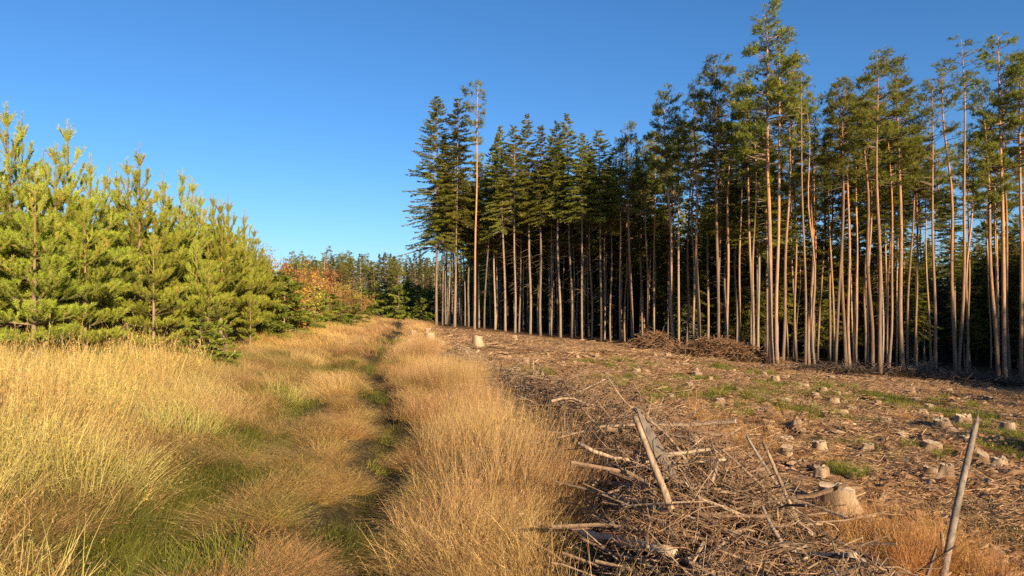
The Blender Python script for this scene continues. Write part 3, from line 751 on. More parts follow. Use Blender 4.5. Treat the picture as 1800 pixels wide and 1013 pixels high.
HS = [(478, 456, 27, 0, 'orange leaved hardwood shrub rising behind the last young pine'), (500, 452, 30, 0, 'bright orange leaved shrub at the end of the pine row'), (518, 486, 33, 0, 'low yellow orange shrub beside the russet thicket'),
      (548, 476, 38, 1, 'russet shrub with bare twigs between orange shrub and track'), (566, 488, 41, 1, 'reddish brown shrub in the middle of the thicket end'), (590, 500, 44, 1, 'russet shrub over the low spruce bushes'), (612, 515, 48, 1, 'small russet shrub nearest the track bend'), (533, 466, 43, 1, 'tall thin russet shrub behind the orange shrubs'), (512, 470, 27.5, 2, 'yellow leaved shrub in front of the orange ones'), (556, 500, 34, 2, 'yellow green leafy shrub in the middle of the bank'), (580, 474, 45, 1, 'broad rusty shrub standing high in the bank'), (603, 486, 50, 2, 'faded yellow shrub behind the low spruces'), (625, 505, 55, 1, 'last rusty shrub before the shaded spruces')]
for k, (px, ty, d, typ, lab) in enumerate(HS):
    st, lf = (og, ru, ye)[typ][k % 2]
    X = (px - CX) / F * d; z = float(hz(X, d)); H = CAMZ + (HY - ty) / F * d - z; s = H / 3.4
    t = thing('hardwood_shrub', (X, d, z), lab, 'shrub', 'autumn shrubs at the end of the thicket', rng.uniform(0, 6))
    part('stems', st, t, scale=(s, s, s)); part('leaves', lf, t, scale=(s, s, s))
d = 46; X = (476 - CX) / F * d; z = float(hz(X, d)); H = CAMZ + (HY - 393) / F * d - z
t = thing('bare_tree', (X, d, z), 'bare leafless tree rising thinly above the orange shrub', 'tree'); part('trunk', bare_st, t, scale=(H / 8 * .6, H / 8 * .6, H / 8))
# young spruces in the shade at the far end of the track
for k in range(22):
    px = 618 + k * 6.6 + rng.uniform(-4, 4); d = rng.uniform(66, 92); X = (px - CX) / F * d; z = float(hz(X, d)); ty = 508 + rng.uniform(-14, 18); H = CAMZ + (HY - ty) / F * d - z; s = H / 2.2
    t = thing('young_spruce', (X, d, z), 'young spruce in the shade at the far end of the track', 'tree', 'young spruces in the shade', rng.uniform(0, 6))
    part('crown', BUSH[k % 3], t, scale=(s * 1.1, s * 1.1, s))
    tb = MB(); tb.tube([(0, 0, -.2), (0, 0, H * .5), (0, 0, H * .97)], [.05, .03, .006], 6); part('trunk', tb.mesh('trunk', (M['bark_spruce'],), True), t)

number_labels([o for o in sc.objects if o.get('group') == 'young spruces in the shade'], 'young spruce in shade at the far end of the track, %s from the left')
# ------------------------------------------------------------------ stumps
def stump_meshes(seed, ragged=.06):
    """unit stump: radius 1 at the cut, height 1; lobed root flare, slanting saw cut"""
    g = np.random.default_rng(seed)
    n = 28; rows = 8
    a = np.arange(n) * 2 * np.pi / n
    nr = g.integers(4, 7); ra = np.sort(g.uniform(0, 6.28, nr)); rl = g.uniform(.5, 1.0, nr)
    lobe = sum(l * np.exp(-((np.angle(np.exp(1j * (a - r)))) / .28) ** 2) for r, l in zip(ra, rl))
    tilt = g.normal(0, .10, 2); rag = g.normal(0, ragged, n)
    V = []
    for j in range(rows):
        t = j / (rows - 1)
        fl = (1 - t) ** 1.9
        r = 1.0 + fl * (.16 + .95 * lobe) + .06 * np.sin(a * 5 + seed) * (1 - t * .4) + .03 * lobe
        z = -.35 + t * 1.35 - 0 * a
        zt = 1.0 + tilt[0] * np.cos(a) + tilt[1] * np.sin(a) + rag
        z = np.where(t > .5, z + (zt - 1.0) * (t - .5) * 2, z) - .1 * fl * (lobe > .3)
        V.append(np.stack([np.cos(a) * r, np.sin(a) * r, z], -1))
    rim = V[-1]
    V = np.concatenate(V); idx = np.arange(rows * n).reshape(rows, n); nx = np.roll(idx, -1, 1)
    q = np.stack([idx[:-1], nx[:-1], nx[1:], idx[1:]], -1).reshape(-1, 4)
    body = mk_mesh('tree_stump', V, None, q, (M['stump_side'],), attrs={'var': np.clip(np.tile(.35 + .4 * np.sin(a * 2 + seed), rows) + np.repeat(np.linspace(.0, .25, rows), n), 0, 1)}, smooth=True)
    inner = rim * (.6, .6, 1); inner[:, 2] = inner[:, 2] * .55 + .45 * np.mean(rim[:, 2]) + g.normal(0, ragged * .6, n)
    C = np.concatenate([rim, inner, [[0, 0, float(np.mean(inner[:, 2])) - .02]]])
    i2 = np.arange(2 * n).reshape(2, n); n2 = np.roll(i2, -1, 1)
    q = np.stack([i2[0], n2[0], n2[1], i2[1]], -1); tr = np.stack([i2[1], n2[1], np.full(n, 2 * n)], -1)
    cut = mk_mesh('cut_face', C, tr, q, (M['stump_cut'],), attrs={'var': np.clip(g.normal(.5, .2, len(C)), 0, 1)})
    return body, cut
STUMPS = [stump_meshes(800 + i, (.025, .05, .08, .11)[i % 4]) for i in range(8)]
SL = [  # px, py of the foot, width px, height px, look
 (1478, 905, 78, 58, 'large pale stump with spreading roots, biggest in the clearing'), (1447, 838, 34, 24, 'low stump just behind the biggest stump, cut face showing'),
 (1640, 842, 30, 26, 'dark sided stump left of the leaning pole'), (1668, 838, 28, 26, 'yellowish stump touching the leaning pole on its left'), (1731, 815, 24, 26, 'small bright stump just right of the leaning pole'),
 (1645, 793, 40, 18, 'low pale stump with splayed roots above the stump pair'), (1659, 755, 34, 20, 'grey rooted stump beside a black hollow'), (1698, 744, 32, 20, 'pale low stump behind the top of the leaning pole'),
 (1776, 758, 28, 20, 'dark faced round stump near the right edge of the view'), (1623, 730, 20, 10, 'low broken stump at the border of the shade'), (1773, 733, 20, 12, 'greyish stump in the shade at the right edge of the view'),
 (1529, 790, 24, 14, 'small pale stump beside a green tuft in mid clearing'), (1402, 752, 22, 17, 'upright narrow stump behind the tips of two crossed poles'), (1222, 783, 30, 24, 'pale square stump right behind the brush pile'),
 (1614, 706, 16, 9, 'weathered stump on the shade line'), (1473, 696, 15, 10, 'small stump in the green patch before the tall pines'), (1434, 700, 16, 9, 'low stump in the green patch before the tall pines'),
 (1364, 671, 17, 13, 'short round stump below the tallest pine'), (1267, 711, 20, 11, 'broken stump with dark hollow in mid clearing'), (1213, 680, 17, 11, 'stump with dark left side below the edge heap'),
 (1224, 656, 10, 10, 'small upright stump near the edge heap'), (1155, 722, 24, 11, 'flat stump above the tip of the split plank'), (1124, 666, 12, 7, None), (1153, 644, 11, 7, None), (1151, 626, 8, 6, None), (1089, 628, 10, 7, None),
 (1068, 661, 13, 8, None), (1050, 629, 9, 11, None), (1015, 630, 10, 6, None), (1011, 640, 10, 6, None), (963, 627, 8, 7, None), (895, 629, 9, 6, None), (925, 640, 17, 11, 'dark sided stump alone in the back of the clearing'),
 (877, 652, 18, 10, 'pale stump beside the far end of the brush pile'), (978, 676, 24, 14, 'pale stump with dark left side beyond the brush pile'), (958, 696, 28, 14, 'broad pale stump touching the back of the brush pile'), (904, 598, 12, 9, 'small stump at the feet of the spruces'),
 (839, 610, 23, 22, 'upright tall stump standing alone below the slim pine'), (774, 610, 22, 14, 'low stump right of the stump cluster by the track'), (721, 612, 30, 20, 'grey ragged stump nearest the track in the far cluster'), (755, 603, 26, 24, 'tall pale stump in the middle of the far cluster'),
 (727, 592, 14, 14, 'small stump at the back of the far cluster by the track'), (752, 590, 14, 16, 'block shaped stump behind the far cluster'), (771, 640, 16, 9, 'small stump at the far tip of the brush pile'),
 (1040, 722, 22, 12, None), (1100, 712, 14, 8, None), (1190, 640, 9, 6, None), (1300, 690, 13, 8, None), (1330, 722, 18, 9, None), (1180, 700, 14, 7, None), (1560, 742, 22, 10, None), (1500, 722, 18, 8, None), (1385, 800, 26, 10, None), (1590, 770, 22, 9, None), (1700, 775, 22, 9, None), (990, 640, 9, 6, None), (1120, 640, 9, 6, None), (945, 660, 12, 7, None), (1250, 668, 11, 7, None), (1410, 682, 13, 7, None), (1345, 660, 10, 7, None), (1290, 655, 10, 6, None), (860, 625, 10, 6, None), (1740, 705, 18, 9, None), (1545, 712, 14, 7, None), (1670, 690, 14, 8, None)]
_g = np.random.default_rng(43)
for _k in range(30):
    _u, _d = _g.uniform(-.05, .72), 9 + 34 * _g.random(); _p = (_u * _d, _d)
    if _p[0] < float(ip(XB, _d)) + 3.0 or _d > float(np.interp(_p[0], EDGE[:, 0], EDGE[:, 1])) - 1.5: continue
    _py = HY + (CAMZ - float(hz(*_p))) / _d * F
    if _py > 860: continue
    SL.append((CX + _u * F, _py, _g.uniform(.26, .42) / _d * F, _g.uniform(.10, .22) / _d * F, None))
rng = np.random.default_rng(41)
plain = sorted([s for s in SL if s[4] is None]); nplain = {s[0]: i for i, s in enumerate(plain)}
STP = []
for i, (px, py, w, h, lab) in enumerate(SL):
    p = ground_px(px, py); d = p[1]; r = w / F * d / 2; hh = h / F * d
    r = min(r * .74, .5); hh *= (.68 if w < 60 else .72)
    body, cut = STUMPS[i % 8]
    o = single('tree_stump', body, lab or 'small weathered stump in open litter, %s of the small ones from the left' % ordw(nplain[px]), 'stump', 'stumps left on the clearing', (p[0], p[1] + r * .6, float(hz(p[0], p[1] + r * .6)) - .01), rng.uniform(0, 6.28))
    o.scale = (r, r, max(.09, hh)); part('cut_face', cut, o); STP.append((p[0], p[1], r))

# ------------------------------------------------------------------ brush pile
rng = np.random.default_rng(51)
def pile_h(x, y):
    """height of the brush windrow above the ground"""
    xb_ = ip(XB, y)
    wd = np.interp(y, [3, 6, 9, 13, 18, 21], [2.2, 2.1, 1.6, 1.2, 1.0, .6])
    c = (x - xb_ - .1) / wd
    hh = np.interp(y, [2, 4, 6.5, 9, 13, 17, 20, 22], [.50, .66, .84, .72, .58, .54, .38, 0])
    c = np.clip(c, 0, 1)
    pr = np.where(c < .35, np.sin(np.minimum(c / .35, 1) * math.pi / 2) ** .7, np.clip(np.cos(np.clip((c - .35) / .65, 0, 1) * math.pi / 2), 0, 1) ** 1.3)
    return .80 * hh * pr * (1 + .25 * field(N4, x, y))
def bent(P0, P1, K, wob, n):
    s = np.linspace(0, 1, K)[None, :, None]
    P = P0[:, None] * (1 - s) + P1[:, None] * s
    L = np.linalg.norm(P1 - P0, axis=1)[:, None, None]
    w = rng.normal(0, 1, (n, 2, 3)) * wob
    return P + L * (w[:, 0:1] * np.sin(s * math.pi) + w[:, 1:2] * np.sin(s * 2 * math.pi) * .5)
def stick_set(n, Lr, rr, ylo, yhi, elev, lift=(.2, 1.0), K=5, wob=.06, sides=4):
    y = ylo + (yhi - ylo) * rng.random(n) ** 1.15
    xb_ = ip(XB, y); wd = np.interp(y, [3, 6, 9, 13, 18, 21], [2.2, 2.1, 1.6, 1.2, 1.0, .6])
    x = xb_ + .1 + wd * rng.uniform(-.02, 1.02, n)
    z = hz(x, y) + np.clip(pile_h(x, y), 0, 2) * rng.uniform(*lift, n)
    L = rng.uniform(*Lr, n); az = rng.uniform(0, 2 * np.pi, n)
    az = np.where(rng.random(n) < .55, rng.normal(2.2, .55, n), az)
    el = np.abs(rng.normal(0, elev, n)) * rng.choice([1, -1], n)
    d = np.stack([np.cos(el) * np.cos(az), np.cos(el) * np.sin(az), np.sin(el)], -1)
    C = np.stack([x, y, z + .02], -1)
    P = bent(C - d * L[:, None] / 2, C + d * L[:, None] / 2, K, wob, n)
    P[..., 2] = np.maximum(P[..., 2], hz(P[..., 0], P[..., 1]) + .01)
    r = rng.uniform(*rr, n)[:, None] * np.linspace(1, .45, K)[None]
    return P, r
# dark heart of the pile: an uneven mound of packed twigs and needles
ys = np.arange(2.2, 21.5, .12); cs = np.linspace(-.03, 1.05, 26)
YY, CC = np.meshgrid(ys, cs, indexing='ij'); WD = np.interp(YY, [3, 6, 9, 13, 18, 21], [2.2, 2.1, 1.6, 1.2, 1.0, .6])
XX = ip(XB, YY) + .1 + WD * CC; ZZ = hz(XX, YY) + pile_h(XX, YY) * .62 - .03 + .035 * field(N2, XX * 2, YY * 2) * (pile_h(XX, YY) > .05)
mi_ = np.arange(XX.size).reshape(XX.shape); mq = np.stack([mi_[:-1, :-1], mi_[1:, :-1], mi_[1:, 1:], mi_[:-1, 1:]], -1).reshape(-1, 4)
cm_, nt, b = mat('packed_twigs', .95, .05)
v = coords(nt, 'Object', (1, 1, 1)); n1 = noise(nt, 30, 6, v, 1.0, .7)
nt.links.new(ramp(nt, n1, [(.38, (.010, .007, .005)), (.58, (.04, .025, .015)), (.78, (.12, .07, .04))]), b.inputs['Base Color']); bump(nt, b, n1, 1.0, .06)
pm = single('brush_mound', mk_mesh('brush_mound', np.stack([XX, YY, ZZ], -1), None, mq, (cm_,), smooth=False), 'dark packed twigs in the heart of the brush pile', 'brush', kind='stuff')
mb = MB()
for n, Lr, rr, ylo, yhi, el, lf, wob, sd in ((5200, (.15, .6), (.0025, .006), 2.6, 15, .45, (.45, 1.25), .12, 3), (1500, (.4, 1.1), (.004, .010), 2.6, 14, .3, (.3, 1.1), .08, 4), (900, (.3, 1.1), (.006, .014), 8, 21, .28, (.4, 1.15), .07, 4), (260, (.6, 1.6), (.010, .022), 2.6, 14, .2, (.2, 1.0), .04, 5)):
    P, r = stick_set(n, Lr, rr, ylo, yhi, el, lf, 5, wob, sd)
    V, q, t_ = tubes(P, r, sd); mb.add(V, t_, q, 0, np.repeat(np.clip(rng.normal(.12, .32, n), 0, 1), 5 * sd))
single('loose_twigs', mb.mesh('loose_twigs', (M['stick'],)), 'countless thin bare twigs covering the brush pile', 'twigs', kind='stuff')
# fine reddish needle twigs on top
mb = MB(); n = 6500
P, r = stick_set(n, (.08, .28), (.0015, .003), 2.6, 10, .6, (.6, 1.3), 4, .25, 3); V, q, t_ = tubes(P, r, 3, False); mb.add(V, None, q, 0, np.repeat(rng.random(n), 12))
single('dry_sprigs', mb.mesh('dry_sprigs', (M['twig_brown'],)), 'fine reddish dry sprigs scattered over the brush pile', 'twigs', kind='stuff')
# single branches that can be picked out
NB = 130
P, r = stick_set(NB, (.45, 1.5), (.008, .024), 3.2, 19, .17, (.75, 1.15), 7, .05, 6)
for i in range(NB):
    c = P[i].mean(0); Q_ = P[i] - c; bm_ = MB(); vv = random.random()
    m_ = M[random.choices(['stick', 'stick_grey', 'stick_pale'], (6, 3, 1))[0]]
    bm_.tube(Q_, r[i], 6, 0, vv)
    L_ = np.linalg.norm(Q_[-1] - Q_[0]); ax = nrm(Q_[-1] - Q_[0])
    for w_ in range(random.randint(1, 4)):              # side twigs that fork off
        k_ = random.randint(2, 5); dd = nrm(ax * random.uniform(.5, 1.1) + rng.normal(0, .55, 3)); l_ = L_ * random.uniform(.15, .4)
        tp = np.array([Q_[k_] + dd * l_ * t_ + rng.normal(0, .02, 3) * t_ for t_ in (0, .35, .7, 1)]); bm_.tube(tp, r[i][k_] * np.array([.6, .5, .35, .18]), 5, 0, vv)
    single('branch', bm_.mesh('branch', (m_,), True), 'bare crooked branch lying in the tangle of the brush pile', 'branch', 'branches tangled in the brush pile', c)
for i, o in enumerate(sorted([o for o in sc.objects if o.get('group') == 'branches tangled in the brush pile'], key=lambda o: o.location.y)): o['label'] = 'bare crooked branch tangled in the brush pile, %s from its near end' % ordw(i)

def hero(a, b_, r0, r1, m_, label, name='branch', wob=.02, sides=9, K=9, split=False, cat='branch'):
    a, b_ = np.asarray(a, float), np.asarray(b_, float)
    P = bent(a[None], b_[None], K, wob, 1)[0]; c = P[0].copy()
    r = np.linspace(r0, r1, K) * (1 + .04 * rng.normal(0, 1, K))
    V, q, t_ = tubes((P - c)[None], r[None], sides)
    var = np.clip(rng.normal(.5, .15, len(V)), 0, 1)
    if split:                                           # splintered end: drive rim vertices out to uneven tips
        e = np.arange((K - 1) * sides, K * sides); ax = nrm(b_ - a)
        V[e] += ax[None] * np.abs(rng.normal(0, 3.2 * r0, (sides, 1)))
    return single(name, mk_mesh(name, V, t_, q, (M[m_],), attrs={'var': var}, smooth=True), label, cat, loc=c)
def on_pile(px, py, lift=.04):
    """where the sight line through a photo pixel meets the top of the brush pile or the ground"""
    u, v_ = (px - CX) / F, (HY - py) / F; d_ = np.arange(2.5, 40, .02)
    i_ = np.argmax(CAMZ + v_ * d_ < hz(u * d_, d_) + np.clip(pile_h(u * d_, d_), 0, 2) + lift); return float(d_[i_])
def ends(a, b_):
    """a stick's lower end rests on the pile; a steep one rises from there, a level one rests at both ends"""
    (lo, hi) = (a, b_) if a[1] >= b_[1] else (b_, a)
    dl = on_pile(lo[0], lo[1]); dh = on_pile(hi[0], hi[1]) if lo[1] - hi[1] < 60 else dl * 1.06
    return (at(lo[0], lo[1], dl), at(hi[0], hi[1], dh))
def gp(px, py, lift=0):
    p = ground_px(px, py); p[2] += lift; return p
b0 = gp(1645, 1040, -.15); hero(b0, at(1713, 757, b0[1] + .25), .027, .019, 'stick_grey', 'splintered grey pole leaning upright out of the ground, tallest in the foreground', 'leaning_pole', .008, 12, 11, True, 'pole')
b0 = gp(1668, 1030, -.1); hero(b0, at(1655, 935, b0[1] + .1), .028, .012, 'stick', 'short broken snag at the foot of the leaning pole', 'snag', .02)
hero(*ends((1180, 896), (1116, 733)), .023, .018, 'stick', 'brown pole leaning steeply out of the brush pile', 'pole', .01, cat='pole')
# split plank: a wedge of grey split wood
A, B_ = ends((1172, 822), (1121, 722))
ax = nrm(B_ - A); side = nrm(np.array([1.0, .15, .35])); side = nrm(side - ax * (side @ ax)); up = np.cross(ax, side)
Ls = np.linalg.norm(B_ - A)
prof = [(-.2, .040), (.3, .042), (.65, .030), (.92, .012), (1.05, .004)]
V = []
for s_, w_ in prof:
    c = A + ax * s_ * Ls
    V += [c - side * w_ - up * .018, c + side * w_ - up * .012, c + side * w_ * .9 + up * .018, c - side * w_ + up * .012]
V = np.array(V); c0 = A.copy(); idx = np.arange(20).reshape(5, 4); nx = np.roll(idx, -1, 1)
q = np.concatenate([np.stack([idx[:-1], nx[:-1], nx[1:], idx[1:]], -1).reshape(-1, 4), [idx[0, ::-1], idx[-1]]])
single('split_plank', mk_mesh('split_plank', V - c0, None, q, (M['stick_grey'],), attrs={'var': np.full(20, .1)}), 'wedge shaped split grey plank standing tilted in the brush pile', 'plank', loc=c0)
HL = [((1205, 808, 6.1), (1068, 662, 7.6), .016, .006, 'stick', 'long thin crooked branch rising leftward above the split plank', .03),
      ((1150, 802, 5.9), (1248, 790, 6.1), .022, .014, 'stick_pale', 'pale bare stick lying level below the split plank', .015),
      ((1185, 972, 4.35), (978, 926, 4.5), .036, .044, 'stick_pale', 'white peeled log poking out of the pile into the grass', .012),
      ((1395, 910, 5.5), (1255, 778, 6.0), .022, .010, 'stick', 'long thin pole slanting leftward beside the pair of upright poles', .015),
      ((1376, 868, 5.6), (1312, 766, 5.9), .024, .017, 'stick_grey', 'dark upright pole, left one of the pair', .01),
      ((1402, 916, 5.45), (1342, 778, 5.8), .022, .016, 'stick', 'brown upright pole, right one of the pair', .01),
      ((1394, 1004, 4.2), (1340, 890, 4.5), .024, .015, 'stick_grey', 'dark crooked stick leaning in the near end of the brush pile', .03),
      ((1150, 866, 5.6), (1040, 846, 6.0), .026, .020, 'stick', 'brown log lying level in the shaded side of the pile', .015),
      ((1060, 800, 7.2), (925, 795, 8.1), .020, .014, 'stick_grey', 'grey log at the shaded grass side of the pile', .02),
      ((1010, 772, 8.4), (890, 740, 9.6), .016, .008, 'stick', 'light branch poking leftward over the grass edge', .04),
      ((1090, 790, 6.8), (1020, 715, 7.6), .014, .010, 'stick', 'straight rod leaning left behind the pile crest', .01),
      ((1545, 1010, 4.7), (1541, 930, 4.8), .010, .008, 'stick_grey', 'thin upright stick before the dry weed clump', .02),
      ((1480, 965, 5.0), (1420, 935, 5.2), .022, .012, 'stick_pale', 'pale split chunk at the right flank of the pile', .01),
      ((1560, 1000, 4.6), (1430, 975, 4.9), .026, .016, 'stick_grey', 'dark log at the near right foot of the pile', .02),
      ((940, 695, 11.5), (775, 655, 14.6), .022, .014, 'stick_pale', 'long pale pole in the far half of the pile', .02),
      ((905, 655, 15.0), (858, 690, 14.0), .035, .03, 'stick_grey', 'short thick grey log end in the far half of the pile', .01),
      ((820, 650, 17.5), (800, 705, 14.0), .012, .008, 'stick', 'thin branch crossing the far end of the pile', .04),
      ((870, 625, 18.5), (835, 668, 17.0), .012, .010, 'stick_pale', 'pale rod sticking up at the far end of the pile', .02),
      ((1840, 1004, 4.95), (1690, 1012, 4.7), .030, .028, 'stick', 'brown log lying at the bottom right corner of the view', .01),
      ((1300, 905, 5.6), (1200, 842, 6.0), .014, .008, 'stick_pale', 'light twig arching over the middle of the pile', .06),
      ((1270, 958, 4.9), (1080, 975, 4.9), .012, .007, 'stick_pale', 'thin curved light branch above the white log', .06),
      ((1330, 935, 5.3), (1240, 985, 4.8), .014, .009, 'stick', 'forked looking branch near the front of the pile', .04)]
for a, b_, r0, r1, m_, lab, wob in HL: hero(*ends(a, b_), r0 * (.85 if m_ == 'stick_pale' else .72), r1 * (.85 if m_ == 'stick_pale' else .72), m_, lab, 'log' if r0 > .023 else 'branch', wob, cat='log' if r0 > .023 else 'branch')

# brush heaps by the foot of the tall stand
def heap(c, lx, ly, h, n, label, rz=0.0, m_='stick', dark=True):
    g = rng; mb = MB()
    x = g.normal(0, .42, n) * lx; y = g.normal(0, .42, n) * ly
    e = np.exp(-((x / lx) ** 2 + (y / ly) ** 2) * 1.6) * h
    X = c[0] + x * math.cos(rz) - y * math.sin(rz); Y = c[1] + x * math.sin(rz) + y * math.cos(rz)
    z = hz(X, Y) + e * g.uniform(.15, 1.0, n)
    L = g.uniform(.3, 1.5, n); az = g.uniform(0, 6.28, n); el = g.normal(0, .4, n)
    d = np.stack([np.cos(el) * np.cos(az), np.cos(el) * np.sin(az), np.sin(el)], -1); C = np.stack([X, Y, z], -1)
    P = bent(C - d * L[:, None] / 2, C + d * L[:, None] / 2, 4, .1, n); P[..., 2] = np.maximum(P[..., 2], hz(P[..., 0], P[..., 1]) - .02)
    r = g.uniform(.008, .022, n)[:, None] * np.linspace(1, .5, 4)[None]
    V, q, t_ = tubes(P, r, 4, False); mb.add(V, None, q, 0, np.repeat(np.clip(g.normal(.35, .3, n), 0, 1), 16))
    # packed core
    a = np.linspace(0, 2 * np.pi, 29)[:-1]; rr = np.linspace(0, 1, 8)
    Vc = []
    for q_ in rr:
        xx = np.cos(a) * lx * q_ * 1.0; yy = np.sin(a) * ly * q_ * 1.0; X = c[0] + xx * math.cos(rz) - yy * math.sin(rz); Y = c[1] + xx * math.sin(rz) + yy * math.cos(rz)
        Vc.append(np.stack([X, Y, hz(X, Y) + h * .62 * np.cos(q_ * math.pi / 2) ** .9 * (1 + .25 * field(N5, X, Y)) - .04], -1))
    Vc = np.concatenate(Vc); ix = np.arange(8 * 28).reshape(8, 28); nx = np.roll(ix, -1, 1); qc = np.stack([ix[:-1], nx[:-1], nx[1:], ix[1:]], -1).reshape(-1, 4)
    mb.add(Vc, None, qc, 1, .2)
    me = mb.mesh('brush_heap', (M[m_], cm_)); o = single('brush_heap', me, label, 'brush heap', 'brush heaps at the foot of the stand', kind='stuff'); return o
rng = np.random.default_rng(61)
def hp(px, py): 
    p = ground_px(px, py); return p
p = at(1155, 610, 45); heap((p[0], 45), 2.0, 1.3, 1.35, 700, 'rounded brush heap at the foot of the pines, farther of two', m_='twig_brown')
heap(((1270 - CX) / F * 40, 40), 3.5, 1.3, 1.3, 1300, 'long dark brush heap stretching along the foot of the tallest pine', -.35, 'twig_brown')
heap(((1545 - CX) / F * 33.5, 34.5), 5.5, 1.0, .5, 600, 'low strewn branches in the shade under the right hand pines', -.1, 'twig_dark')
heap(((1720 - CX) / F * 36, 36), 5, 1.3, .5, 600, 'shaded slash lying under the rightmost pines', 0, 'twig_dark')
heap(((1640 - CX) / F * 38, 39), 2, .9, .8, 200, 'shaded heap of bare branches behind the slash', 0, 'stick_grey')

# ------------------------------------------------------------------ grass and litter
def sod(seed, n, rad, h, w, tilt, bend, m_, panicle=0, K=5, lean=0.0, tus=10, sq=1.0):
    """a patch of grass: blades gathered in tussocks, the patch combed towards +X by lean"""
    g = np.random.default_rng(seed)
    ta = g.uniform(0, 6.28, tus); tr = rad * np.sqrt(g.random(tus)); tid = g.integers(0, tus, n)
    tlean = lean * g.uniform(.5, 1.35, tus); taz = g.normal(0, .45 if lean > .1 else 3, tus); tv = g.random(tus); th = g.uniform(.7, 1.15, tus)
    a = g.uniform(0, 6.28, n); rr = rad * .42 * np.sqrt(g.random(n))
    base = np.stack([np.cos(ta[tid]) * tr[tid] + np.cos(a) * rr, np.sin(ta[tid]) * tr[tid] + np.sin(a) * rr, np.full(n, -.03)], -1)
    loose = g.random(n) < .3
    base[loose, 0] = np.cos(a[loose]) * rad * np.sqrt(g.random(loose.sum())); base[loose, 1] = np.sin(a[loose]) * rad * np.sqrt(g.random(loose.sum()))
    H = h * th[tid] * g.uniform(.4, 1.1, n)
    tv3 = np.stack([np.cos(taz[tid]) * tlean[tid], np.sin(taz[tid]) * tlean[tid]], -1) + g.normal(0, tilt, (n, 2)) + np.stack([np.cos(a), np.sin(a)], -1) * (rr / rad)[:, None] * .5
    tl = np.linalg.norm(tv3, axis=1); az = np.arctan2(tv3[:, 1], tv3[:, 0]); bd = np.abs(g.normal(bend, bend * .5, n))
    s = np.linspace(0, 1, K)[None]
    ang = np.minimum(np.minimum(tl, 1.35)[:, None] + bd[:, None] * s ** 1.3, 1.75)
    st = H[:, None] / (K - 1)
    dx = np.cumsum(np.sin(ang) * st, 1) - np.sin(ang) * st; dz = np.cumsum(np.cos(ang) * st, 1) - np.cos(ang) * st
    ca, sa = np.cos(az)[:, None], np.sin(az)[:, None]
    P = base[:, None] + np.stack([dx * ca, dx * sa, dz], -1)
    fa = az + np.pi / 2 + g.normal(0, .8, n); sd = np.stack([np.cos(fa), np.sin(fa), np.zeros(n)], -1)[:, None]
    wd = (w * g.uniform(.6, 1.3, n))[:, None] * np.maximum(.12, (1 - s) ** .7) * .5
    Lf = P - sd * wd[..., None]; Rt = P + sd * wd[..., None]
    V = np.stack([Lf, Rt], 2).reshape(-1, 3); i = np.arange(n * K * 2).reshape(n, K, 2)
    q = np.stack([i[:, :-1, 0], i[:, :-1, 1], i[:, 1:, 1], i[:, 1:, 0]], -1).reshape(-1, 4)
    bv = np.clip(tv[tid] * .6 + g.random(n) * .4, 0, 1)
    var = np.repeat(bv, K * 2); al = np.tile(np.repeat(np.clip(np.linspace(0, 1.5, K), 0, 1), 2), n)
    T = np.zeros((0, 3), int)
    if panicle:                                          # loose flower head: short hair-thin strands near the tip
        k = panicle; sel = np.arange(n)[g.random(n) < .5]; m = len(sel) * k; si = np.repeat(sel, k)
        f = g.uniform(.62, 1.0, m); fi_ = f * (K - 1); i0 = np.minimum(K - 2, fi_.astype(int)); ww = (fi_ - i0)[:, None]
        b0 = P[si, i0] * (1 - ww) + P[si, i0 + 1] * ww
        dd = nrm(nrm(P[si, i0 + 1] - P[si, i0]) * 1.1 + g.normal(0, .55, (m, 3))); L = (h * .11 * g.uniform(.4, 1.1, m) * (1.35 - f))[:, None]
        ss = nrm(np.cross(dd, g.normal(size=(m, 3)))) * w * .42
        V2 = np.stack([b0 - ss, b0 + ss, b0 + dd * L], 1).reshape(-1, 3)
        T = np.arange(m * 3).reshape(-1, 3) + len(V); V = np.concatenate([V, V2]); var = np.concatenate([var, np.repeat(np.clip(bv[si] + .15, 0, 1), 3)]); al = np.concatenate([al, np.ones(m * 3)])
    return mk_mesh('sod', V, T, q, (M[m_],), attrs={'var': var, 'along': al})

SODS = []
def fam(meshes):
    o = len(SODS); SODS.extend(meshes); return o, len(meshes)
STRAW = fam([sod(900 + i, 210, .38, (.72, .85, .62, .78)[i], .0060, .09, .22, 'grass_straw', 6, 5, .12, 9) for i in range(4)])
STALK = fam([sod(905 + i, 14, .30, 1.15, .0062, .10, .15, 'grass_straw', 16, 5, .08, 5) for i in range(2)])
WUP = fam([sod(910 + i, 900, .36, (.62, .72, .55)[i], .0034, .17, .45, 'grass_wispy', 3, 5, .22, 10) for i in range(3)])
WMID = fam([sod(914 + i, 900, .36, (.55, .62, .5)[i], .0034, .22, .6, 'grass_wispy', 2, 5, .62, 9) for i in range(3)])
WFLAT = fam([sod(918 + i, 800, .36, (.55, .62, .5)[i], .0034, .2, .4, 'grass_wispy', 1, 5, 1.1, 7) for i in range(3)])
WSML = fam([sod(922 + i, 230, .13, (.5, .42, .58)[i], .0030, .22, .6, 'grass_wispy', 3, 5, .35, 3) for i in range(3)])
WEED = fam([sod(926 + i, 26, .16, (.55, .45)[i], .0034, .25, .25, 'grass_wispy', 8, 5, .1, 4) for i in range(2)])
GRN_ = fam([sod(930 + i, 420, .26, (.17, .24, .13)[i], .0055, .35, .9, 'grass_green', 0, 4, .2, 9) for i in range(3)])
GSML = fam([sod(934 + i, 120, .11, (.22, .28, .16)[i], .0060, .35, .8, 'grass_green', 0, 4, .1, 3) for i in range(3)])
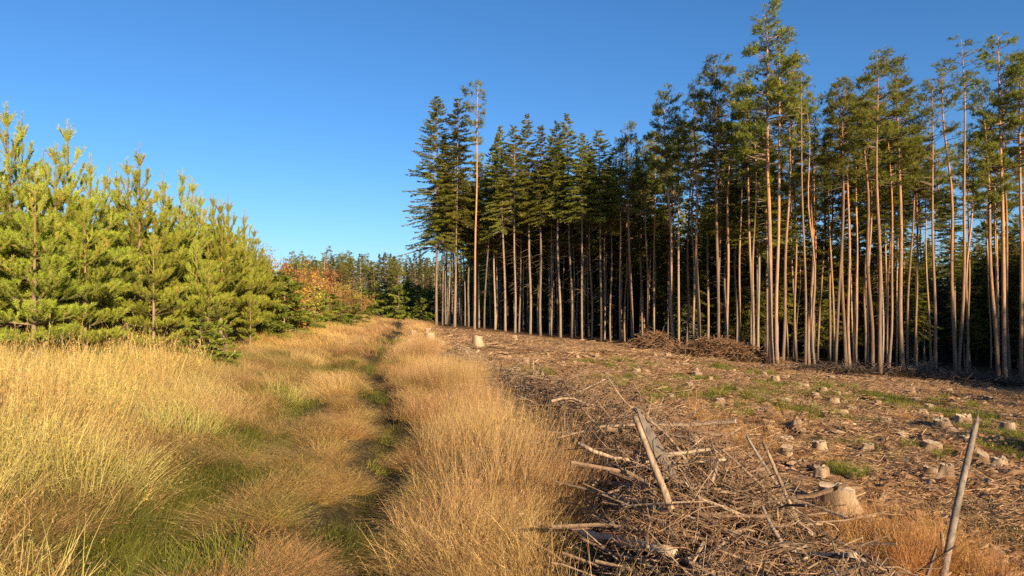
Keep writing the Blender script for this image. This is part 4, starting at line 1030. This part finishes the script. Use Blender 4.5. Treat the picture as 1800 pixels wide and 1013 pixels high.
WFAR = fam([sod(938 + i, 300, .5, (.55, .62, .48)[i], .011, .25, .5, 'grass_wispy', 2, 4, .35, 12) for i in range(3)])

rng = np.random.default_rng(71)
LEANF = sines(7, 1.8, 5.0); LEAND = sines(7, 1.0, 3.2); GRN = sines(8, .9, 3.0); TNT = sines(8, .7, 2.6)
def sample(n, ylo, yhi, power=2.0, umin=-.86, umax=.86):
    """points in the view wedge, denser towards the camera"""
    Y = ylo + (yhi - ylo) * rng.random(n) ** power; X = (umin + (umax - umin) * rng.random(n)) * (Y + 1.2)
    return X, Y
def blue(X, Y, r):
    """thin the points out so that none is closer than r to another"""
    cell = {}; keep = np.zeros(len(X), bool)
    rr = np.broadcast_to(r, X.shape)
    for i in range(len(X)):
        c = (int(X[i] // .25), int(Y[i] // .25)); ok = True; q_ = int(rr[i] // .25) + 1
        for a in range(c[0] - q_, c[0] + q_ + 1):
            for b_ in range(c[1] - q_, c[1] + q_ + 1):
                for j in cell.get((a, b_), ()):
                    if (X[i] - X[j]) ** 2 + (Y[i] - Y[j]) ** 2 < rr[i] ** 2: ok = False; break
                if not ok: break
            if not ok: break
        if ok: keep[i] = True; cell.setdefault(c, []).append(i)
    return keep
gi_ = {'X': [], 'Y': [], 'rz': [], 'scl': [], 'idx': [], 'tint': []}
def put(X, Y, rz, sxy, sz, famv, tint_):
    n = len(X); o, c_ = famv
    vals = (X, Y, np.broadcast_to(rz, (n,)), np.stack([sxy, sxy, sz], -1), o + rng.integers(0, c_, n), tint_)
    for k, v_ in zip(gi_, vals): gi_[k].append(np.asarray(v_))
def tint(n, c, j=.07): return np.array(c)[None] * (1 + rng.normal(0, j, (n, 1)))
def U(lo, hi, n): return rng.uniform(lo, hi, n)
def lean_dir(X, Y, bias): return bias + field(LEANF, X, Y) * .75 + rng.normal(0, .3, len(X))
def greenish(n, g): return 1 - g[:, None] * np.array([[.36, .08, .38]])
LUSH = [(385, 835, .34), (200, 968, .22), (55, 985, .18), (315, 905, .22), (440, 765, .20), (120, 900, .14), (640, 985, .25), (478, 745, .30), (590, 660, .4), (330, 800, .18), (30, 860, .15), (260, 860, .14), (430, 900, .12)]
LUSH = [(*ground_px(a, b_)[:2], r_) for a, b_, r_ in LUSH]
def lush(X, Y): return np.min([np.hypot(X - a, (Y - b_) * .8) / r_ for a, b_, r_ in LUSH], axis=0)

def xs(Y): return -3.1 - .25 * (Y - 4) - np.clip(Y - 12.5, 0, 9) * .45
RW = lambda X, Y: np.clip(1 + .3 * field(N5, X * .3, Y * 1.1), .75, 1.5)
def rr_d(X, Y): return np.abs(X - ip(RRUT, Y) - .10 * field(N4, 0 * X, Y)) / RW(X, Y)
def lr_d(X, Y): return np.abs(X - ip(LRUT, Y) - .14 * field(N4, 0 * X + 7, Y)) / np.clip(.75 + .75 * field(N4, 0 * X + 3, Y * .8), .05, 1.6)
def rutd(X, Y): return np.minimum(rr_d(X, Y), lr_d(X, Y))
# tall straw, left
X, Y = sample(12000, 3.0, 17, 1.2, -.95, -.15)
k = (X < xs(Y) + .5 * field(TNT, X, Y)) & (X > -12.5) & (lush(X, Y) > .9); X, Y = X[k], Y[k]; k = blue(X, Y, .20 + .008 * Y); X, Y = X[k], Y[k]; n = len(X)
hs = np.clip(.55 + (xs(Y) - X) * .20, .45, 1.0) * U(.8, 1.15, n) * np.interp(Y, [6, 10, 14], [1, .82, .62]); gr = np.clip(field(GRN, X, Y) * .5 + .1, 0, 1)
put(X, Y, U(0, 6.28, n), U(.9, 1.2, n), hs, STRAW, tint(n, (1, 1, 1)) * greenish(n, np.clip(gr * .9 + .08, 0, 1)))
k = (rng.random(n) < .85) & (xs(Y) - X > .5); m = k.sum(); put(X[k] + .1, Y[k], U(0, 6.28, m), U(.9, 1.2, m), U(.55, 1.05, m), STALK, tint(m, (1.12, 1.1, 1.05)))
# matted and green growth under the edge of the straw
k = (xs(Y) - X < 1.6) | (rng.random(n) < .25); m = k.sum(); put(X[k], Y[k] - .1, U(0, 6.28, m), U(.9, 1.3, m), U(.6, 1.2, m), GRN_, tint(m, (1.1, 1.0, .9), .15))
# straw also before the pines further on
X = U(-12, -8.3, 500); Y = U(14, 34, 500); X = X - np.clip(Y - 24, 0, 20) * .16; k = blue(X, Y, .38); X, Y = X[k], Y[k]; n = len(X)
put(X, Y, U(0, 6.28, n), U(1, 1.4, n), U(.35, .6, n), STRAW, tint(n, (1, .98, .8)))
# bent grass on the track and its verges
X, Y = sample(30000, 1.7, 24, 1.6, -.8, .32)
k = (X > np.maximum(xs(Y), -8.5) - .9 + .5 * field(TNT, X, Y)) & (X < ip(XB, Y) + .05 + .25 * field(TNT, X, Y)) & (rr_d(X, Y) > .80) & (lr_d(X, Y) > .68) & (lush(X, Y) > 1) & ~((X > -.05) & (Y < 5.2) & (Y > 3.0)); X, Y = X[k], Y[k]
k = blue(X, Y, .20 + .007 * Y); X, Y = X[k], Y[k]; n = len(X)
verge = X > ip(RRUT, Y); ll = field(LEAND, X, Y) + rng.normal(0, .25, n)
grn = np.clip(field(GRN, X, Y) * .7 - .35, 0, 1) * np.where(verge, .3, 1)
grn = np.where((X < ip(LRUT, Y)), np.clip(grn * 1.3 + .1, 0, 1), grn)
T_ = tint(n, (1, 1, 1), .09) * greenish(n, grn)
hs = np.where(verge, U(.75, 1.1, n) * np.interp(X - ip(RRUT, Y), [.6, 1.1], [.55, 1]), U(.32, .66, n)) * np.clip(1 + .3 * field(TNT, Y, X), .5, 1.4)
up_ = verge & (ll > -.9); flat = ~verge & (ll > -.35); md = ~up_ & ~flat
rz = np.where(verge, lean_dir(X, Y, -.5), lean_dir(X, Y, -2.4))
for kk, fm in ((up_, WUP), (md, WMID), (flat, WFLAT)): m = kk.sum(); put(X[kk], Y[kk], rz[kk], U(.9, 1.2, m), hs[kk], fm, T_[kk])
# tussocks fringing the ruts
X, Y = sample(16000, 1.8, 24, 1.6, -.7, .1); rd = rutd(X, Y)
k = (rd > .42) & (rd < .86) & (X > xs(Y)) & (lush(X, Y) > .8) & (rng.random(len(X)) < (rd - .05) * 1.6); X, Y = X[k], Y[k]; k = blue(X, Y, .075 + .004 * Y); X, Y = X[k], Y[k]; n = len(X)
toward = np.where(X > ip(RRUT, Y), math.pi, 0) + rng.normal(0, .6, n)
put(X, Y, toward, U(.9, 1.3, n), U(.3, .62, n), WSML, tint(n, (.95, .90, .82), .1) * greenish(n, np.clip(rng.normal(.3, .3, n), 0, 1)))
# bent grass further along the track
X, Y = sample(9000, 19, 66, 1.15, -.36, .0)
k = (X < ip(XB, Y) + .5 * field(TNT, X, Y)) & (X > -8.2 - np.clip(Y - 20, 0, 60) * .14) & (rutd(X, Y) > .85); X, Y = X[k], Y[k]; k = blue(X, Y, .20 + .006 * Y); X, Y = X[k], Y[k]; n = len(X)
yl = np.clip((ip(LRUT, Y) - X) * .5, 0, 1)[:, None]
put(X, Y, lean_dir(X, Y, -2.4), U(.9, 1.4, n), U(.45, .85, n), WFAR, tint(n, (1, 1, 1), .1) * (1 + yl * np.array([[.05, .12, -.2]])))
# dry brown weeds along the front of the pile, round the leaning pole and on the clearing
X, Y = sample(9000, 2.6, 18, 1.5, -.3, .6); dx = X - ip(XB, Y)
k = (dx > -.3) & ((Y > 5.3) | (Y < 3.2)) & (dx < .8 + .4 * field(TNT, X, Y)) & (rng.random(len(X)) < np.clip(1 - dx, 0.05, 1)); X, Y = X[k], Y[k]; k = blue(X, Y, .10); X, Y = X[k], Y[k]; n = len(X)
put(X, Y, U(0, 6.28, n), U(.8, 1.3, n), U(.6, 1.15, n), WEED, tint(n, (.78, .66, .52), .14))
k = rng.random(n) < .35; m = k.sum(); put(X[k], Y[k], U(0, 6.28, m), U(.8, 1.2, m), U(.5, 1.0, m), WSML, tint(m, (.86, .76, .62), .12))
for px, py, sg, n in ((1600, 985, .34, 46), (1625, 935, .25, 18), (1300, 790, .5, 30), (1340, 760, .6, 26), (1120, 930, .3, 16), (1180, 985, .4, 14)):
    c = gp(px, py); X = c[0] + rng.normal(0, sg, n); Y = c[1] + rng.normal(0, sg, n)
    put(X, Y, U(0, 6.28, n), U(.8, 1.3, n), U(.6, 1.1, n), WEED, tint(n, (.86, .74, .60), .14))
n = 26; c = gp(1605, 985); X = c[0] + rng.normal(0, .28, n); Y = c[1] + rng.normal(0, .22, n); put(X, Y, U(0, 6.28, n), U(.8, 1.2, n), U(.6, 1.05, n), WSML, tint(n, (.95, .82, .66), .1))
X, Y = sample(1500, 5, 40, 1.2, -.1, .8); k = (X > ip(XB, Y) + 2.2) & (Y < np.interp(X, EDGE[:, 0], EDGE[:, 1])) & (field(GRN, X * .5, Y * .5) > .1); X, Y = X[k], Y[k]; k = blue(X, Y, .5); X, Y = X[k], Y[k]; n = len(X)
put(X, Y, U(0, 6.28, n), U(.8, 1.5, n), U(.3, .7, n), WEED, tint(n, (.92, .8, .62), .14)); k = rng.random(n) < .3; m = k.sum(); put(X[k], Y[k], U(0, 6.28, m), U(.7, 1.2, m), U(.3, .55, m), WSML, tint(m, (.95, .85, .68), .12))
# short green grass: ruts and patches
X, Y = sample(20000, 1.7, 30, 1.6, -.85, .2); rd = np.minimum(np.abs(X - ip(RRUT, Y)), np.abs(X - ip(LRUT, Y)))
pr = np.clip(1.05 - rd * 2.8, 0, 1) * np.where(X > ip(LRUT, Y) + .7, .08, .3) + np.clip(field(GRN, X, Y) * .7 - .3, 0, 1) * (X < ip(LRUT, Y) + .5) * np.clip(1.4 - np.abs(X - ip(LRUT, Y) + .5) * .6, 0, 1)
pr = np.maximum(pr, (lush(X, Y) < 1.15))
k = (rng.random(len(X)) < pr) & (X < ip(XB, Y)) & (X > -7); X, Y = X[k], Y[k]; k = blue(X, Y, .12 + .004 * Y); X, Y = X[k], Y[k]; n = len(X)
put(X, Y, U(0, 6.28, n), U(.9, 1.3, n), U(.6, 1.3, n), GRN_, tint(n, (.95, .78, .8), .25))
# green patches on the clearing
cl = [(1120, 640, 1.5), (1195, 668, 1.2), (1260, 690, 1.6), (1330, 700, 1.6), (1180, 690, 1.5), (1300, 655, .8), (1345, 655, .8), (1430, 690, 1.3), (1500, 690, 1.6), (1540, 700, 1.0), (1420, 730, .5), (1485, 738, .55), (1230, 668, .7), (1700, 712, .9), (1740, 740, 1.2), (1690, 735, .9), (1735, 780, .7), (1790, 790, .6), (1780, 800, .4), (905, 655, 1.0), (935, 660, .8), (1025, 715, .35), (1110, 665, 1.0), (1060, 668, .8), (1515, 785, .25), (1380, 680, 1.2), (1590, 705, 1.0), (1640, 795, .3), (1480, 822, .35), (700, 600, 1.4), (680, 620, 1.0), (1160, 705, .8), (1290, 720, .8), (1050, 640, 1.2), (1640, 725, .8), (1600, 720, 1.2), (1760, 760, .9), (1560, 700, 1.4), (1470, 705, 1.3), (1680, 750, .7), (1400, 665, 1.0), (1240, 645, 1.1), (1790, 770, .7), (1350, 690, 1.3)]
for px, py, s_ in cl:
    p = ground_px(px, py); n = int(14 * s_ + 5); X = p[0] + rng.normal(0, .45 * s_, n); Y = p[1] + rng.normal(0, .5 * s_, n)
    ss = U(.6, 1.15, n) * (1.2 if p[1] > 15 else .9)
    put(X, Y, U(0, 6.28, n), ss * 1.3, ss, GSML, tint(n, (1.2, 1.0, .9), .18))
X, Y = np.concatenate(gi_['X']), np.concatenate(gi_['Y']); n = len(X)
IDX = np.concatenate(gi_['idx']); SCL = np.concatenate(gi_['scl']); TIN = np.concatenate(gi_['tint']); RZ = np.concatenate(gi_['rz'])
sx, sy = (hz(X + .15, Y) - hz(X - .15, Y)) / .3, (hz(X, Y + .15) - hz(X, Y - .15)) / .3
GPT = np.stack([X, Y, hz(X, Y)], -1)
from mathutils import Euler, Quaternion
def tilt_euler(rz_, ax_, ay_):
    q_ = Vector((0, 0, 1)).rotation_difference(Vector((-ax_, -ay_, 1)).normalized()) @ Quaternion((0, 0, 1), rz_); return q_.to_euler()
ROT = np.array([tilt_euler(float(a), float(max(-.25, min(.25, b_))), float(max(-.25, min(.25, c_)))) for a, b_, c_ in zip(RZ, sx, sy)])
for nm, lo, hi, lab in (('straw_grass', STRAW[0], WUP[0], 'tall golden straw standing before the young pines'), ('bent_grass', WUP[0], GRN_[0], 'fine tan bent grass over the track, its verges and the pile edge'), ('green_grass', GRN_[0], WFAR[0], 'short green grass in the ruts and on the clearing'), ('far_grass', WFAR[0], len(SODS), 'golden grass on the far stretch of the track')):
    k = (IDX >= lo) & (IDX < hi); scatter(nm, GPT[k], ROT[k], SCL[k], IDX[k] - lo, TIN[k], SODS[lo:hi], lab, 'grass'); print(nm, k.sum())

# litter: twigs, chips and needles on the clearing
def litter_patch(seed, n, rad, Lr, rr, m_):
    g = np.random.default_rng(seed)
    a = g.uniform(0, 6.28, n); q_ = rad * np.sqrt(g.random(n)); C = np.stack([np.cos(a) * q_, np.sin(a) * q_, g.uniform(0, .035, n)], -1)
    az = g.uniform(0, 6.28, n); el = g.normal(0, .22, n); L = g.uniform(*Lr, n)
    d = np.stack([np.cos(el) * np.cos(az), np.cos(el) * np.sin(az), np.sin(el)], -1)
    s = np.linspace(-.5, .5, 3)[None, :, None]; P = C[:, None] + d[:, None] * s * L[:, None, None] + g.normal(0, .006, (n, 3, 3))
    V, q, _ = tubes(P, g.uniform(*rr, n)[:, None] * np.array([[1, .9, .6]]), 3, False)
    return mk_mesh('litter_patch', V, None, q, (M[m_],), attrs={'var': np.repeat(np.clip(g.normal(.45, .3, n), 0, 1), 9)})
def clods(seed, n, rad):
    """broken bark, clods and root bits: uneven lumps"""
    g = np.random.default_rng(seed); V = []; T = []
    oct_ = np.array([(1, 0, 0), (0, 1, 0), (-1, 0, 0), (0, -1, 0), (0, 0, .8), (.7, .7, .35), (-.7, .7, .35), (-.7, -.7, .35), (.7, -.7, .35)], float)
    fc = [(0, 5, 4), (5, 1, 4), (1, 6, 4), (6, 2, 4), (2, 7, 4), (7, 3, 4), (3, 8, 4), (8, 0, 4)]
    for i in range(n):
        a = g.uniform(0, 6.28); q_ = rad * math.sqrt(g.random()); sz = g.uniform(.015, .06); st = g.uniform(1, 2.6); b_ = g.uniform(0, 6.28)
        v_ = oct_ * (1 + g.normal(0, .22, (9, 1))) * (sz * st, sz, sz * g.uniform(.5, 1)); c_, s_ = math.cos(b_), math.sin(b_)
        v_ = np.stack([v_[:, 0] * c_ - v_[:, 1] * s_ + math.cos(a) * q_, v_[:, 0] * s_ + v_[:, 1] * c_ + math.sin(a) * q_, v_[:, 2] - .005], -1)
        T += [[x + 9 * i for x in f] for f in fc]; V.append(v_)
    return mk_mesh('clods', np.concatenate(V), T, None, (M['litter'],), attrs={'var': np.repeat(np.clip(g.normal(.15, .3, n), 0, 1), 9)})
LIT = [clods(970 + i, 46, .65) for i in range(3)] + [litter_patch(950 + i, 190, .6, (.03, .17), (.002, .006), 'litter') for i in range(4)] + [litter_patch(960 + i, 16, .6, (.1, .5), (.004, .011), 'litter') for i in range(3)]
X, Y = sample(15000, 3.2, 50, 1.5, -.25, .82)
dx = X - ip(XB, Y); k = (dx > .2) & (Y < np.interp(X, EDGE[:, 0], EDGE[:, 1]) + 3); X, Y = X[k], Y[k]; k = blue(X, Y, .33 + .012 * Y); X, Y = X[k], Y[k]; n = len(X)
sc_ = np.clip(.8 + Y / 40, .8, 1.6); idx = np.array([random.choices((random.randint(0, 2), random.randint(3, 6), random.randint(7, 9)), (30, 45, 25))[0] for _ in range(n)])
scatter('forest_litter', np.stack([X, Y, hz(X, Y) + .005], -1), np.stack([np.full(n, -.012), np.full(n, .085), rng.uniform(-.5, .5, n) + rng.choice([0, math.pi], n)], -1), np.stack([sc_] * 3, -1), idx, np.ones((n, 3)), LIT, 'twigs, chips and reddish needles strewn over the clearing', 'litter')
print('SCENE BUILT', len(sc.objects), sum(len(m.polygons) for m in bpy.data.meshes))
